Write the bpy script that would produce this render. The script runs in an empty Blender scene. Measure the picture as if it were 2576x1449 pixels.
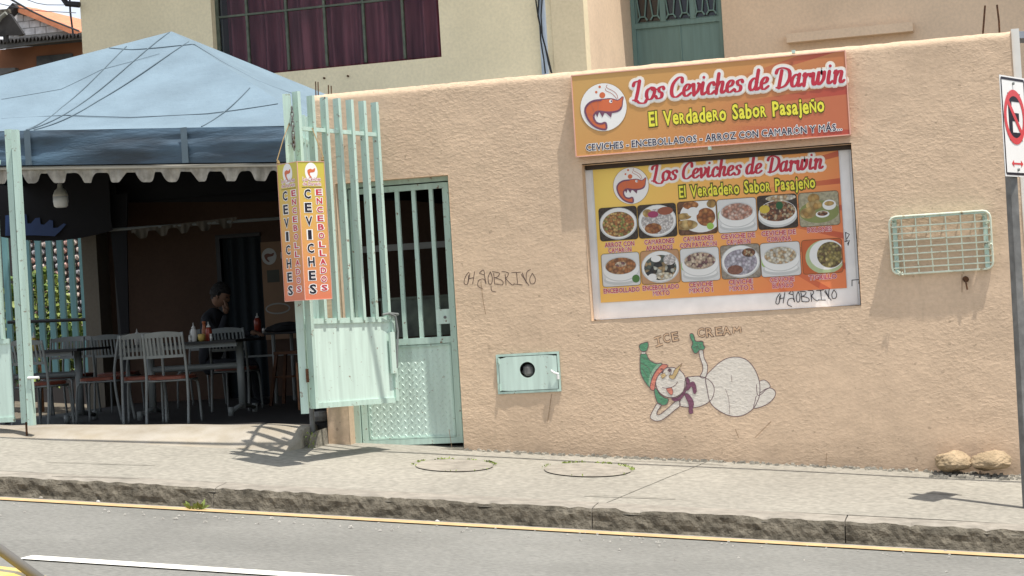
import bpy, bmesh, math, random
from mathutils import Vector, Matrix, noise
random.seed(7)
rnd = random.uniform
SC = bpy.context.scene
COL = SC.collection
V = Vector
# ------------------------------------------------------------------ camera
F = 4700.0; CX = 1288.0; CY = 724.5            # focal length and centre for a picture 2576 wide
PS, TH, RO = 0.2592, 0.01034, 0.0602           # yaw to the left, pitch up, roll
CAM = V((0.0, -14.0, 1.5))
cv = V((-math.sin(PS)*math.cos(TH), math.cos(PS)*math.cos(TH), math.sin(TH)))
r0 = V((math.cos(PS), math.sin(PS), 0)); u0 = r0.cross(cv)
cr = r0*math.cos(RO) - u0*math.sin(RO); cu = u0*math.cos(RO) + r0*math.sin(RO)
cam = bpy.data.cameras.new('camera'); co = bpy.data.objects.new('camera', cam); COL.objects.link(co)
cam.sensor_width = 36; cam.lens = 36*F/2576.0; cam.clip_end = 3000; cam.clip_start = 0.05
mw = Matrix((cr, cu, -cv)).transposed().to_4x4(); mw.translation = CAM
co.matrix_world = mw; SC.camera = co
# ------------------------------------------------------------------ light
SUN = V((0.28, -0.13, 1.0)).normalized()       # towards the sun
sl = bpy.data.lights.new('sun', 'SUN'); sl.energy = 4.6; sl.angle = math.radians(0.53); sl.color = (1.0, 0.95, 0.87)
so = bpy.data.objects.new('sun', sl); COL.objects.link(so)
so.rotation_euler = SUN.to_track_quat('Z', 'Y').to_euler(); so.location = (0, -5, 30)
w = bpy.data.worlds.new("World"); SC.world = w; w.use_nodes = True
nt = w.node_tree; nt.nodes.clear()
sky = nt.nodes.new('ShaderNodeTexSky'); sky.sky_type = 'NISHITA'; sky.sun_disc = False
sky.sun_elevation = math.radians(74.3); sky.sun_rotation = math.radians(117.5); sky.altitude = 2000
sky.dust_density = 2.0
tc = nt.nodes.new('ShaderNodeTexCoord'); nz = nt.nodes.new('ShaderNodeTexNoise'); nz.inputs['Scale'].default_value = 2.6
nz.inputs['Detail'].default_value = 7; nz.inputs['Roughness'].default_value = 0.6
rp = nt.nodes.new('ShaderNodeValToRGB'); rp.color_ramp.elements[0].position = 0.38; rp.color_ramp.elements[1].position = 0.6
mx = nt.nodes.new('ShaderNodeMixRGB'); mx.inputs[2].default_value = (9.0, 9.3, 9.8, 1)
bg = nt.nodes.new('ShaderNodeBackground'); bg.inputs['Strength'].default_value = 0.10
wo = nt.nodes.new('ShaderNodeOutputWorld')
nt.links.new(tc.outputs['Generated'], nz.inputs['Vector']); nt.links.new(nz.outputs['Fac'], rp.inputs['Fac'])
nt.links.new(rp.outputs['Color'], mx.inputs[0]); nt.links.new(sky.outputs[0], mx.inputs[1])
nt.links.new(mx.outputs[0], bg.inputs['Color']); nt.links.new(bg.outputs[0], wo.inputs['Surface'])
SC.view_settings.view_transform = 'Standard'; SC.view_settings.look = 'None'; SC.view_settings.gamma = 1
SC.view_settings.exposure = 0.49; SC.view_settings.use_curve_mapping = False
# ------------------------------------------------------------------ helpers
def ray(px, py): return cv + cr*((px-CX)/F) - cu*((py-CY)/F)
def P(px, py, Y):                              # the point of the place seen at px, py, on the upright plane y = Y
    d = ray(px, py); t = (Y - CAM.y)/d.y; return CAM + d*t
def Q(px, py, a, b, c):                        # the same on the sloping plane z = a + b x + c y
    d = ray(px, py); t = (a + b*CAM.x + c*CAM.y - CAM.z)/(d.z - b*d.x - c*d.y); return CAM + d*t

class MB:
    def __init__(s): s.v = []; s.f = []
    def add(s, vs, fs):
        n = len(s.v); s.v += [tuple(x) for x in vs]; s.f += [tuple(i+n for i in f) for f in fs]; return s
    def hexa(s, p):                            # eight corners: bottom ring of four, top ring of four
        return s.add(p, [(0,3,2,1),(4,5,6,7),(0,1,5,4),(1,2,6,5),(2,3,7,6),(3,0,4,7)])
    def box(s, x0, x1, y0, y1, z0, z1):
        return s.hexa([(x0,y0,z0),(x1,y0,z0),(x1,y1,z0),(x0,y1,z0),(x0,y0,z1),(x1,y0,z1),(x1,y1,z1),(x0,y1,z1)])
    def bar(s, a, b, w, d, side=None):         # rectangular bar from a to b, w wide along side, d deep across
        a = V(a); b = V(b); ax = (b-a).normalized()
        side = V(side) if side is not None else (V((1,0,0)) if abs(ax.x) < .9 else V((0,0,1)))
        sd = (side - ax*side.dot(ax)).normalized(); ot = ax.cross(sd)
        q = []
        for e in (a, b):
            for (i, j) in ((-1,-1),(1,-1),(1,1),(-1,1)): q.append(e + sd*(i*w/2) + ot*(j*d/2))
        return s.hexa(q)
    def tube(s, pts, r, n=8, closed=False, cap=True):
        pts = [V(p) for p in pts]; m = len(pts); rr = r if isinstance(r, (list, tuple)) else [r]*m
        up = None; rings = []
        for i, p in enumerate(pts):
            if closed: t = pts[(i+1) % m] - pts[i-1]
            else: t = pts[min(i+1, m-1)] - pts[max(i-1, 0)]
            t = t.normalized()
            if up is None: up = V((0,0,1)) if abs(t.z) < .9 else V((1,0,0))
            a = (up - t*up.dot(t)).normalized(); up = a; b = t.cross(a)
            rings.append([p + (a*math.cos(2*math.pi*k/n) + b*math.sin(2*math.pi*k/n))*rr[i] for k in range(n)])
        vs = [q for ring in rings for q in ring]; fs = []
        for i in range(m if closed else m-1):
            j = (i+1) % m
            for k in range(n): fs.append((i*n+k, i*n+(k+1) % n, j*n+(k+1) % n, j*n+k))
        if cap and not closed: fs += [tuple(range(n))[::-1], tuple((m-1)*n+k for k in range(n))]
        return s.add(vs, fs)
    def lathe(s, c, prof, n=16, ax=None):      # prof: list of (radius, height)
        c = V(c); vs = []; fs = []
        for (r, h) in prof:
            for k in range(n):
                a = 2*math.pi*k/n; vs.append(c + V((r*math.cos(a), r*math.sin(a), h)))
        for i in range(len(prof)-1):
            for k in range(n): fs.append((i*n+k, i*n+(k+1) % n, (i+1)*n+(k+1) % n, (i+1)*n+k))
        fs.append(tuple(range(n))[::-1]); fs.append(tuple((len(prof)-1)*n+k for k in range(n)))
        return s.add(vs, fs)
    def build(s, name, mat, parent=None, smooth=False, kind=None, label=None, mats=None):
        me = bpy.data.meshes.new(name); me.from_pydata(s.v, [], s.f); me.update()
        for m_ in (mats or [mat]): me.materials.append(m_)
        if smooth:
            for p in me.polygons: p.use_smooth = True
        return link(name, me, parent, kind, label)
def link(name, me, parent=None, kind=None, label=None):
    o = bpy.data.objects.new(name, me); COL.objects.link(o)
    if parent is not None:
        o.parent = parent
        if parent.type == 'EMPTY' or True: o.matrix_parent_inverse = parent_mat(parent).inverted()
    if kind: o['kind'] = kind
    if label: o['label'] = label
    return o
def parent_mat(o):
    m = Matrix.LocRotScale(o.location, o.rotation_euler, o.scale)
    if o.parent: m = parent_mat(o.parent) @ o.matrix_parent_inverse @ m
    return m
def tag(o, label, cat, group=None):
    o['label'] = label; o['category'] = cat
    if group: o['group'] = group
    return o
def thing(name, loc, label, cat, group=None):
    o = bpy.data.objects.new(name, None); COL.objects.link(o); o.location = loc; o.empty_display_size = .1
    return tag(o, label, cat, group)
def copy_tree(o, parent=None, top=None):
    c = o.copy(); COL.objects.link(c)
    if parent is not None: c.parent = parent
    for ch in list(o.children): copy_tree(ch, c)
    return c

def mat(name, col, rough=.8, var=.12, vs=6.0, bump=0.0, bs=40.0, metal=0.0, spec=.35, col2=None, dist=.004, var2=.0, vs2=1.2, stretch=None, trans=0, coat=0, sheen=0):
    m = bpy.data.materials.new(name); m.use_nodes = True; n = m.node_tree; L = n.links
    b = n.nodes['Principled BSDF']; b.inputs['Roughness'].default_value = rough; b.inputs['Metallic'].default_value = metal
    b.inputs['Specular IOR Level'].default_value = spec; b.inputs['Coat Weight'].default_value = coat
    g = n.nodes.new('ShaderNodeNewGeometry'); src = g.outputs['Position']
    if stretch:
        mp = n.nodes.new('ShaderNodeMapping'); mp.inputs['Scale'].default_value = stretch; L.new(src, mp.inputs[0]); src = mp.outputs[0]
    t = n.nodes.new('ShaderNodeTexNoise'); t.inputs['Scale'].default_value = vs; t.inputs['Detail'].default_value = 6; L.new(src, t.inputs['Vector'])
    r = n.nodes.new('ShaderNodeValToRGB'); r.color_ramp.elements[0].position = .3; r.color_ramp.elements[1].position = .7
    c2 = col2 or tuple(c*(1-var*2) for c in col)
    r.color_ramp.elements[0].color = (*c2, 1); r.color_ramp.elements[1].color = (*[min(1, c*(1+var*.6)) for c in col], 1)
    L.new(t.outputs['Fac'], r.inputs[0]); out = r.outputs[0]
    if var2:
        t2 = n.nodes.new('ShaderNodeTexNoise'); t2.inputs['Scale'].default_value = vs2; t2.inputs['Detail'].default_value = 5; L.new(g.outputs['Position'], t2.inputs['Vector'])
        mr = n.nodes.new('ShaderNodeMapRange'); mr.inputs['From Min'].default_value = .3; mr.inputs['From Max'].default_value = .7
        mr.inputs['To Min'].default_value = 1-var2; mr.inputs['To Max'].default_value = 1+var2*.5; L.new(t2.outputs['Fac'], mr.inputs[0])
        mm = n.nodes.new('ShaderNodeVectorMath'); mm.operation = 'SCALE'; L.new(out, mm.inputs[0]); L.new(mr.outputs[0], mm.inputs['Scale']); out = mm.outputs[0]
    L.new(out, b.inputs['Base Color'])
    if bump:
        t3 = n.nodes.new('ShaderNodeTexNoise'); t3.inputs['Scale'].default_value = bs; t3.inputs['Detail'].default_value = 8; t3.inputs['Roughness'].default_value = .6
        L.new(src, t3.inputs['Vector']); bp = n.nodes.new('ShaderNodeBump'); bp.inputs['Strength'].default_value = bump; bp.inputs['Distance'].default_value = dist
        L.new(t3.outputs['Fac'], bp.inputs['Height']); L.new(bp.outputs[0], b.inputs['Normal'])
    if trans: b.inputs['Transmission Weight'].default_value = trans
    return m
def flat(name, col, rough=.6, var=.05, **k): return mat(name, col, rough, var, **k)
def worn(name, col, rust=(.16,.07,.03), rough=.45, amt=.62, streak=True):      # painted steel with rust specks and grime streaks
    m = bpy.data.materials.new(name); m.use_nodes = True; n = m.node_tree; L = n.links; b = n.nodes['Principled BSDF']
    g = n.nodes.new('ShaderNodeNewGeometry'); b.inputs['Roughness'].default_value = rough; b.inputs['Specular IOR Level'].default_value = .4
    t = n.nodes.new('ShaderNodeTexNoise'); t.inputs['Scale'].default_value = 22; t.inputs['Detail'].default_value = 8; t.inputs['Roughness'].default_value = .7
    L.new(g.outputs['Position'], t.inputs['Vector'])
    r = n.nodes.new('ShaderNodeValToRGB'); r.color_ramp.elements[0].position = amt; r.color_ramp.elements[1].position = amt+.07; L.new(t.outputs['Fac'], r.inputs[0])
    mp = n.nodes.new('ShaderNodeMapping'); mp.inputs['Scale'].default_value = (14, 14, 1.1); L.new(g.outputs['Position'], mp.inputs[0])
    s = n.nodes.new('ShaderNodeTexNoise'); s.inputs['Scale'].default_value = 1.6; s.inputs['Detail'].default_value = 6; L.new(mp.outputs[0], s.inputs['Vector'])
    r2 = n.nodes.new('ShaderNodeValToRGB'); r2.color_ramp.elements[0].position = .3; r2.color_ramp.elements[1].position = .66
    r2.color_ramp.elements[0].color = (*[c*.8 for c in col], 1); r2.color_ramp.elements[1].color = (*col, 1); L.new(s.outputs['Fac'], r2.inputs[0])
    mx = n.nodes.new('ShaderNodeMixRGB'); mx.inputs[2].default_value = (*rust, 1); L.new(r.outputs[0], mx.inputs[0]); L.new(r2.outputs[0], mx.inputs[1])
    L.new(mx.outputs[0], b.inputs['Base Color']); return m

def plaster(name, col, cscale=1.0, strength=.7, dist=.012, dirt=True):
    m = bpy.data.materials.new(name); m.use_nodes = True; n = m.node_tree; L = n.links; b = n.nodes['Principled BSDF']
    b.inputs['Roughness'].default_value = .88; b.inputs['Specular IOR Level'].default_value = .25
    g = n.nodes.new('ShaderNodeNewGeometry'); P_ = g.outputs['Position']
    def nz(s, d=6, ro=.55, src=P_):
        t = n.nodes.new('ShaderNodeTexNoise'); t.inputs['Scale'].default_value = s; t.inputs['Detail'].default_value = d; t.inputs['Roughness'].default_value = ro
        L.new(src, t.inputs['Vector']); return t.outputs['Fac']
    def mr(x, a, b_, c, d):
        q = n.nodes.new('ShaderNodeMapRange'); q.inputs[1].default_value = a; q.inputs[2].default_value = b_; q.inputs[3].default_value = c; q.inputs[4].default_value = d; L.new(x, q.inputs[0]); return q.outputs[0]
    def op(o, x, y):
        q = n.nodes.new('ShaderNodeMath'); q.operation = o; L.new(x, q.inputs[0])
        if isinstance(y, float): q.inputs[1].default_value = y
        else: L.new(y, q.inputs[1])
        return q.outputs[0]
    f1 = mr(nz(1.3), .3, .7, .90, 1.06); f2 = mr(nz(30.0, 4), .35, .62, .93, 1.03)
    f = op('MULTIPLY', f1, f2)
    if dirt:                                                  # splashes, dark pock marks and soot streaks of their own shape
        pk = mr(nz(17.0, 2, .4), .70, .74, 1.0, .72); f = op('MULTIPLY', f, pk)
        mp = n.nodes.new('ShaderNodeMapping'); mp.inputs['Scale'].default_value = (9, 1, 1.1); L.new(P_, mp.inputs[0])
        st = mr(nz(1.0, 5, .6, mp.outputs[0]), .62, .74, 1.0, .9); f = op('MULTIPLY', f, st)
    s = n.nodes.new('ShaderNodeVectorMath'); s.operation = 'SCALE'; s.inputs[0].default_value = col; L.new(f, s.inputs['Scale']); L.new(s.outputs[0], b.inputs['Base Color'])
    mp2 = n.nodes.new('ShaderNodeMapping'); mp2.inputs['Scale'].default_value = (1, 1, 1.7); mp2.inputs['Rotation'].default_value = (0, .5, 0); L.new(P_, mp2.inputs[0])
    a = nz(9.0*cscale, 3, .5, mp2.outputs[0]); c = nz(26.0*cscale, 5, .6, mp2.outputs[0]); d = nz(90.0*cscale, 3)
    if dirt:                                                  # splash dirt in uneven tongues along the foot of the wall
        sp = n.nodes.new('ShaderNodeSeparateXYZ'); L.new(P_, sp.inputs[0])
        hgt = op('ADD', op('SUBTRACT', sp.outputs[2], op('MULTIPLY', sp.outputs[0], -.0745)), op('MULTIPLY', nz(5.0, 6, .7), -.38))
        f2_ = mr(hgt, -.07, .16, .80, 1.0); q2 = n.nodes.new('ShaderNodeVectorMath'); q2.operation = 'SCALE'; L.new(s.outputs[0], q2.inputs[0]); L.new(f2_, q2.inputs['Scale']); L.new(q2.outputs[0], b.inputs['Base Color'])
    amp = mr(nz(.9, 3), .38, .62, .35, 1.25)                  # some areas trowelled smooth, others left rough
    h = op('ADD', op('ADD', op('MULTIPLY', op('MULTIPLY', a, amp), .55), op('MULTIPLY', op('MULTIPLY', op('POWER', c, 3.0), amp), 1.9)), op('MULTIPLY', d, .10))
    bp = n.nodes.new('ShaderNodeBump'); bp.inputs['Strength'].default_value = strength*.72; bp.inputs['Distance'].default_value = dist
    L.new(h, bp.inputs['Height']); L.new(bp.outputs[0], b.inputs['Normal']); return m

def sign_mat(name, c0, c1, c2, x0, x1, z0, z1, fx, fz, red, raysn=26, redside=True, mask=(.55, .95)):
    """printed vinyl: colour runs from c0 to c2 across the panel, with rays fanning out from (fx, fz)"""
    m = bpy.data.materials.new(name); m.use_nodes = True; n = m.node_tree; L = n.links; b = n.nodes['Principled BSDF']; b.inputs['Roughness'].default_value = .42
    g = n.nodes.new('ShaderNodeNewGeometry'); sp = n.nodes.new('ShaderNodeSeparateXYZ'); L.new(g.outputs['Position'], sp.inputs[0])
    def M(o, x, y=None):
        q = n.nodes.new('ShaderNodeMath'); q.operation = o
        for i, k in enumerate((x, y)):
            if k is None: continue
            if isinstance(k, (int, float)): q.inputs[i].default_value = k
            else: L.new(k, q.inputs[i])
        return q.outputs[0]
    u = M('DIVIDE', M('SUBTRACT', sp.outputs[0], x0), x1-x0); v = M('DIVIDE', M('SUBTRACT', sp.outputs[2], z0), z1-z0)
    k = M('ADD', M('MULTIPLY', u, .8), M('MULTIPLY', M('SUBTRACT', 1.0, v), .35))
    rp = n.nodes.new('ShaderNodeValToRGB'); e = rp.color_ramp.elements; e[0].position = .1; e[0].color = (*c0, 1); e[1].position = .95; e[1].color = (*c2, 1)
    q = e.new(.5); q.color = (*c1, 1); L.new(k, rp.inputs[0])
    dx = M('SUBTRACT', sp.outputs[0], fx); dz = M('SUBTRACT', sp.outputs[2], fz); an = M('ARCTAN2', dz, dx)
    wv = M('SINE', M('MULTIPLY', an, float(raysn))); wv = M('GREATER_THAN', wv, .80) if redside else M('GREATER_THAN', wv, .2)
    ms = n.nodes.new('ShaderNodeMapRange'); ms.inputs[1].default_value = mask[0]; ms.inputs[2].default_value = mask[1]; L.new(u, ms.inputs[0])
    fac = M('MULTIPLY', M('MULTIPLY', wv, ms.outputs[0]), .9 if redside else .25)
    mx = n.nodes.new('ShaderNodeMixRGB'); L.new(fac, mx.inputs[0]); L.new(rp.outputs[0], mx.inputs[1]); mx.inputs[2].default_value = (*red, 1)
    L.new(mx.outputs[0], b.inputs['Base Color']); return m
def food(name, cols, scale, base=None):
    m = bpy.data.materials.new(name); m.use_nodes = True; n = m.node_tree; L = n.links; b = n.nodes['Principled BSDF']; b.inputs['Roughness'].default_value = .45
    g = n.nodes.new('ShaderNodeNewGeometry'); vo = n.nodes.new('ShaderNodeTexVoronoi'); vo.inputs['Scale'].default_value = scale*.62; L.new(g.outputs['Position'], vo.inputs['Vector'])
    s = n.nodes.new('ShaderNodeSeparateColor'); L.new(vo.outputs['Color'], s.inputs[0])
    rp = n.nodes.new('ShaderNodeValToRGB'); rp.color_ramp.interpolation = 'CONSTANT'; e = rp.color_ramp.elements
    e[0].color = (*cols[0], 1); e[1].position = 1/len(cols); e[1].color = (*cols[1], 1)
    for i, c in enumerate(cols[2:]): q = e.new((i+2)/len(cols)); q.color = (*c, 1)
    L.new(s.outputs[0], rp.inputs[0])
    dk = n.nodes.new('ShaderNodeMapRange'); dk.inputs[1].default_value = 0; dk.inputs[2].default_value = .7; dk.inputs[3].default_value = 1.1; dk.inputs[4].default_value = .45; L.new(vo.outputs['Distance'], dk.inputs[0])
    sc = n.nodes.new('ShaderNodeVectorMath'); sc.operation = 'SCALE'; L.new(rp.outputs[0], sc.inputs[0]); L.new(dk.outputs[0], sc.inputs['Scale']); L.new(sc.outputs[0], b.inputs['Base Color']); return m

# ---- flat print on a panel: ox, oz along e1/up, d pushes it off the surface
class Panel:
    def __init__(s, o, e1, e2, nrm): s.o = V(o); s.e1 = V(e1).normalized(); s.e2 = V(e2).normalized(); s.n = V(nrm).normalized()
    def at(s, u, v, d): return s.o + s.e1*u + s.e2*v + s.n*d
def catmull(p, k=6, closed=False):
    n = len(p); out = []
    for i in range(n if closed else n-1):
        if closed: a, b, c, d = p[i-1], p[i], p[(i+1) % n], p[(i+2) % n]
        else: a, b, c, d = p[max(i-1, 0)], p[i], p[i+1], p[min(i+2, n-1)]
        for j in range(k):
            t = j/k; t2 = t*t; t3 = t2*t
            out.append(tuple(.5*((2*b[q]) + (c[q]-a[q])*t + (2*a[q]-5*b[q]+4*c[q]-d[q])*t2 + (-a[q]+3*b[q]-3*c[q]+d[q])*t3) for q in (0, 1)))
    if not closed: out.append(p[-1])
    return out
def poly(mb, pan, pts, d, smooth=True, k=4):
    pts = catmull(pts, k, True) if smooth else pts
    from mathutils.geometry import tessellate_polygon
    vs = [pan.at(u, v, d) for u, v in pts]
    tr = tessellate_polygon([[V((u, v, 0)) for u, v in pts]])
    fs = []
    for t in tr:
        a, b, c = (V((*pts[i], 0)) for i in t)
        fs.append(tuple(t) if (b-a).cross(c-a).z > 0 else tuple(t)[::-1])
    mb.add(vs, fs)
def disc(mb, pan, cu_, cv_, ru, rv, d, n=28):
    mb.add([pan.at(cu_+ru*math.cos(2*math.pi*i/n), cv_+rv*math.sin(2*math.pi*i/n), d) for i in range(n)], [tuple(range(n))])
def rrect(mb, pan, u, v, w_, h_, r, d):
    pts = []
    for (sx, sy, a0) in ((1, 1, 0), (-1, 1, 90), (-1, -1, 180), (1, -1, 270)):
        for k in range(5):
            a = math.radians(a0+22.5*k); pts.append((u+sx*(w_/2-r)+r*math.cos(a), v+sy*(h_/2-r)+r*math.sin(a)))
    mb.add([pan.at(a, b, d) for a, b in pts], [tuple(range(len(pts)))])
def ribbon(mb, pan, pts, wid, d, closed=False, caps=True):
    """wid: number or function of direction (du,dv) -> width"""
    n = len(pts); L_ = []; R_ = []
    for i, p in enumerate(pts):
        if closed: a = pts[i-1]; b = pts[(i+1) % n]
        else: a = pts[max(i-1, 0)]; b = pts[min(i+1, n-1)]
        du, dv = b[0]-a[0], b[1]-a[1]; l = math.hypot(du, dv) or 1e-6; du /= l; dv /= l
        w_ = (wid(du, dv) if callable(wid) else wid)/2
        L_.append((p[0]-dv*w_, p[1]+du*w_)); R_.append((p[0]+dv*w_, p[1]-du*w_))
    vs = [pan.at(*q, d+2e-5*i) for i, q in enumerate(L_)] + [pan.at(*q, d+2e-5*i) for i, q in enumerate(R_)]
    fs = [(i, n+i, n+(i+1) % n, (i+1) % n) for i in range(n if closed else n-1)]
    mb.add(vs, fs)
    if caps and not closed:
        for q, l, r in ((pts[0], L_[0], R_[0]), (pts[-1], L_[-1], R_[-1])):
            ra = math.hypot(l[0]-r[0], l[1]-r[1])/2; disc(mb, pan, q[0], q[1], ra, ra, d+2e-5*n+.00006, 10)
GL = {
 'L': (1.0, [[(.0,1.3),(.08,1.58),(.42,1.66)], [(.42,1.66),(.38,.8),(.3,-.02)], [(.08,.02),(.34,-.02),(.6,-.26),(.95,-.3),(1.08,-.08)]]),
 'o': (.74, [[(.34,1.0),(.08,.78),(.05,.35),(.2,.0),(.45,.05),(.6,.5),(.55,.9),(.34,1.0),(.5,.75),(.72,.8)]]),
 's': (.6, [[(.52,.8),(.4,1.0),(.16,.86),(.22,.6),(.42,.4),(.4,.08),(.15,-.02),(0,.18)]]),
 'C': (.92, [[(.78,1.25),(.72,1.6),(.48,1.64),(.16,1.2),(.08,.6),(.2,.1),(.5,-.02),(.86,.3)]]),
 'e': (.6, [[(.05,.42),(.35,.56),(.45,.84),(.28,1.0),(.08,.7),(.08,.2),(.28,-.02),(.58,.22)]]),
 'v': (.66, [[(0,.85),(.1,1.0),(.16,.5),(.22,.02)], [(.22,.02),(.46,.35),(.54,.85),(.42,1.0)]]),
 'i': (.46, [[(.12,1.0),(.1,.25),(.2,-.02),(.4,.16)], [(.14,1.36),(.15,1.42)]]),
 'c': (.58, [[(.46,.78),(.36,1.0),(.15,.85),(.05,.45),(.14,.05),(.34,-.02),(.55,.2)]]),
 'h': (.78, [[(.14,1.66),(.1,0)], [(.12,.55),(.26,.9),(.42,.98),(.5,.8),(.46,.2),(.56,-.02),(.74,.16)]]),
 'd': (.8, [[(.5,.85),(.3,1.0),(.08,.7),(.06,.25),(.2,-.02),(.4,.12),(.5,.4)], [(.54,1.66),(.5,.2),(.6,-.02),(.76,.16)]]),
 'D': (1.12, [[(.0,1.28),(.1,1.58),(.45,1.66),(.88,1.4),(.98,.8),(.78,.2),(.42,-.02),(.12,.02)], [(.38,1.42),(.3,.0)]]),
 'a': (.8, [[(.5,.85),(.3,1.0),(.08,.7),(.06,.25),(.2,-.02),(.4,.12),(.5,.4)], [(.54,1.0),(.5,.2),(.6,-.02),(.76,.16)]]),
 'r': (.60, [[(.03,.85),(.14,1.0),(.13,0)], [(.15,.6),(.3,.93),(.46,.96),(.5,.78)]]),
 'w': (1.08, [[(0,.85),(.1,1.0),(.13,.3),(.25,-.02),(.42,.3),(.48,.98)], [(.48,.98),(.47,.25),(.6,-.02),(.84,.4),(.86,.98)]]),
 'n': (.78, [[(.03,.85),(.13,1.0),(.12,0)], [(.14,.55),(.3,.93),(.44,.98),(.52,.8),(.48,.2),(.58,-.02),(.76,.16)]]),
 ' ': (.42, [])}
def script(pan, text, u0_, v0_, width, xh, d, mats, parent, halo=.40):
    """brush lettering drawn stroke by stroke: a white edge, then red strokes"""
    adv = sum(GL[c][0] for c in text); kx = width/adv; sl_ = .22*xh
    for (nm, ex, m_, dd) in (('letter_edge', halo+.20, mats[0], 0), ('letter_outline', halo, mats[1], .0012), ('lettering', 0, mats[2], .0024)):
        mb = MB(); x = u0_; k = 0
        for c in text:
            a, strokes = GL[c]
            for s in strokes:
                if len(s) == 2 and abs(s[0][1]-s[1][1]) < .2:
                    disc(mb, pan, x+.14*kx+.25*xh, v0_+1.47*xh, xh*(.13+ex/2), xh*(.13+ex/2), d+dd*1.6+(k % 3)*.0005, 16); k += 1; continue
                pts = catmull(s, 6) if len(s) > 2 else s
                pts = [(x + px_*kx + (py_*.18)*xh, v0_ + py_*xh) for px_, py_ in pts]
                ribbon(mb, pan, pts, lambda du, dv, e=ex: xh*(.13 + .19*abs(dv)**1.5 + e) if len(s) > 2 or abs(s[0][1]-s[1][1]) > .2 else xh*(.26+e), d+dd*1.6+(k % 3)*.0005)
                k += 1
            x += a*kx
        mb.build(nm, m_, parent)
def text_mesh(s, off=0.0, bold=0.0, res=2):
    cu_ = bpy.data.curves.new('lettering', 'FONT'); cu_.body = s; cu_.offset = off; cu_.resolution_u = res; cu_.align_x = 'LEFT'
    o = bpy.data.objects.new('lettering', cu_); COL.objects.link(o)
    dg = bpy.context.evaluated_depsgraph_get(); me = bpy.data.meshes.new_from_object(o.evaluated_get(dg))
    bpy.data.objects.remove(o); vs = [v.co.copy() for v in me.vertices]; fs = [tuple(p.vertices) for p in me.polygons]; bpy.data.meshes.remove(me)
    return vs, fs
_tc = {}
def glyph(c, off):
    k = (c, round(off, 4))
    if k not in _tc:
        if c in 'MÓW' and off != 0:                  # these letters fold over when widened: lay shifted copies instead
            vs, fs = glyph(c, 0.0); V2 = []; F2 = []
            for j in range(8 if off > .02 else 1):
                a = j*math.pi/4; r = off if off > .02 else 0
                F2 += [tuple(i+len(V2) for i in f) for f in fs]; V2 += [V((q.x+r*math.cos(a), q.y+r*math.sin(a), j*.00003)) for q in vs]
            _tc[k] = (V2, F2)
        else: _tc[k] = text_mesh(c, off)
    return _tc[k]
def text(pan, s, u, v, width, height, d, mat_, parent, off=0.0, slant=0.0, name='lettering', rot=0.0, center=False, mb=None):
    own = mb is None; mb = mb or MB(); it = []; x = 0
    for c in s:
        if c == ' ': x += .30; continue
        b0 = glyph(c, 0)[0]; xa = min(q.x for q in b0); xb = max(q.x for q in b0); it.append((c, x, xa)); x += xb-xa+.10
    kx = width/(x-.10); ky = height/.73; cc, sn = math.cos(rot), math.sin(rot)
    for k, (c, x0, xa) in enumerate(it):
        vs, fs = glyph(c, off); out = []
        for q in vs:
            X = (x0+q.x-xa)*kx - (width/2 if center else 0); y = q.y*ky; out.append(pan.at(u + X*cc - y*sn, v + X*sn + y*cc, d+(k % 2)*.00025+q.z))
        mb.add(out, fs)
    return mb.build(name, mat_, parent) if own else mb
def jumble(pan, s, u, v, width, cap, xh, d, mat_, parent, off, name):
    # bouncy lettering: a capital after '^' is drawn only as tall as the small letters
    it = []; x = 0; i = 0
    while i < len(s):
        c = s[i]; i += 1
        if c == ' ': x += .42; continue
        small = c == '^'
        if small: c = s[i]; i += 1
        if (c, 0) not in _tc: _tc[(c, 0)] = text_mesh(c)
        b0 = _tc[(c, 0)][0]; xa = min(q.x for q in b0); xb = max(q.x for q in b0); ks = (xh/cap) if small else 1.0
        it.append((c, x, xa, ks, off)); x += (xb-xa)*(ks if small else 1.0)+.12
    kx = width/(x-.12); ky = cap/.73; mb = MB()
    for k, (c, x0, xa, ks, of) in enumerate(it):
        key = (c, round(of, 4))
        if key not in _tc: _tc[key] = text_mesh(c, of)
        vs, fs = _tc[key]; bob = .03*math.sin(k*2.3)*cap
        mb.add([pan.at(u+(x0+(q.x-xa)*ks)*kx, v+q.y*ks*ky+bob, d+(k % 2)*.00025) for q in vs], fs)
    return mb.build(name, mat_, parent)
# ------------------------------------------------------------------ materials
M_wall = plaster('peach plaster', (.625, .467, .330), 1.0, .62, .011)
M_wall_b = plaster('olive cream render', (.78, .67, .455), 1.0, .25, .004, False)
M_wall_c = plaster('tan render', (.74, .57, .405), 1.0, .25, .004, False)
M_jamb = plaster('peach plaster jamb', (.625, .467, .330), 1, .4, .008, False)
M_walk = mat('pavement concrete', (.305, .285, .242), .9, .14, 22, .5, 60, dist=.006, var2=.13, vs2=.9)
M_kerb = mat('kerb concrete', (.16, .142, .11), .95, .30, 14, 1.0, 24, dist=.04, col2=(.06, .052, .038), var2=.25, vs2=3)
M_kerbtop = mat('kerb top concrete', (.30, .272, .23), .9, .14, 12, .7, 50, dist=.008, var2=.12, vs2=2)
M_road = mat('asphalt', (.22, .216, .196), .9, .15, 48, .8, 170, dist=.005, var2=.17, vs2=.9, stretch=(.62, 1.1, 1))
M_gut = mat('gutter dust', (.30, .28, .25), .95, .14, 20, .5, 90, dist=.004)
M_yline = mat('yellow road paint', (.52, .36, .18), .8, .10, 9, .2, 90, col2=(.42, .29, .15))
M_wline = mat('white road paint', (.80, .78, .70), .8, .05, 25, .2, 90, col2=(.66, .64, .58))
M_mint = worn('mint painted steel', (.50, .66, .58), amt=.595)
M_mint_sh = worn('mint painted sheet', (.59, .74, .665), amt=.63)
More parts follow.
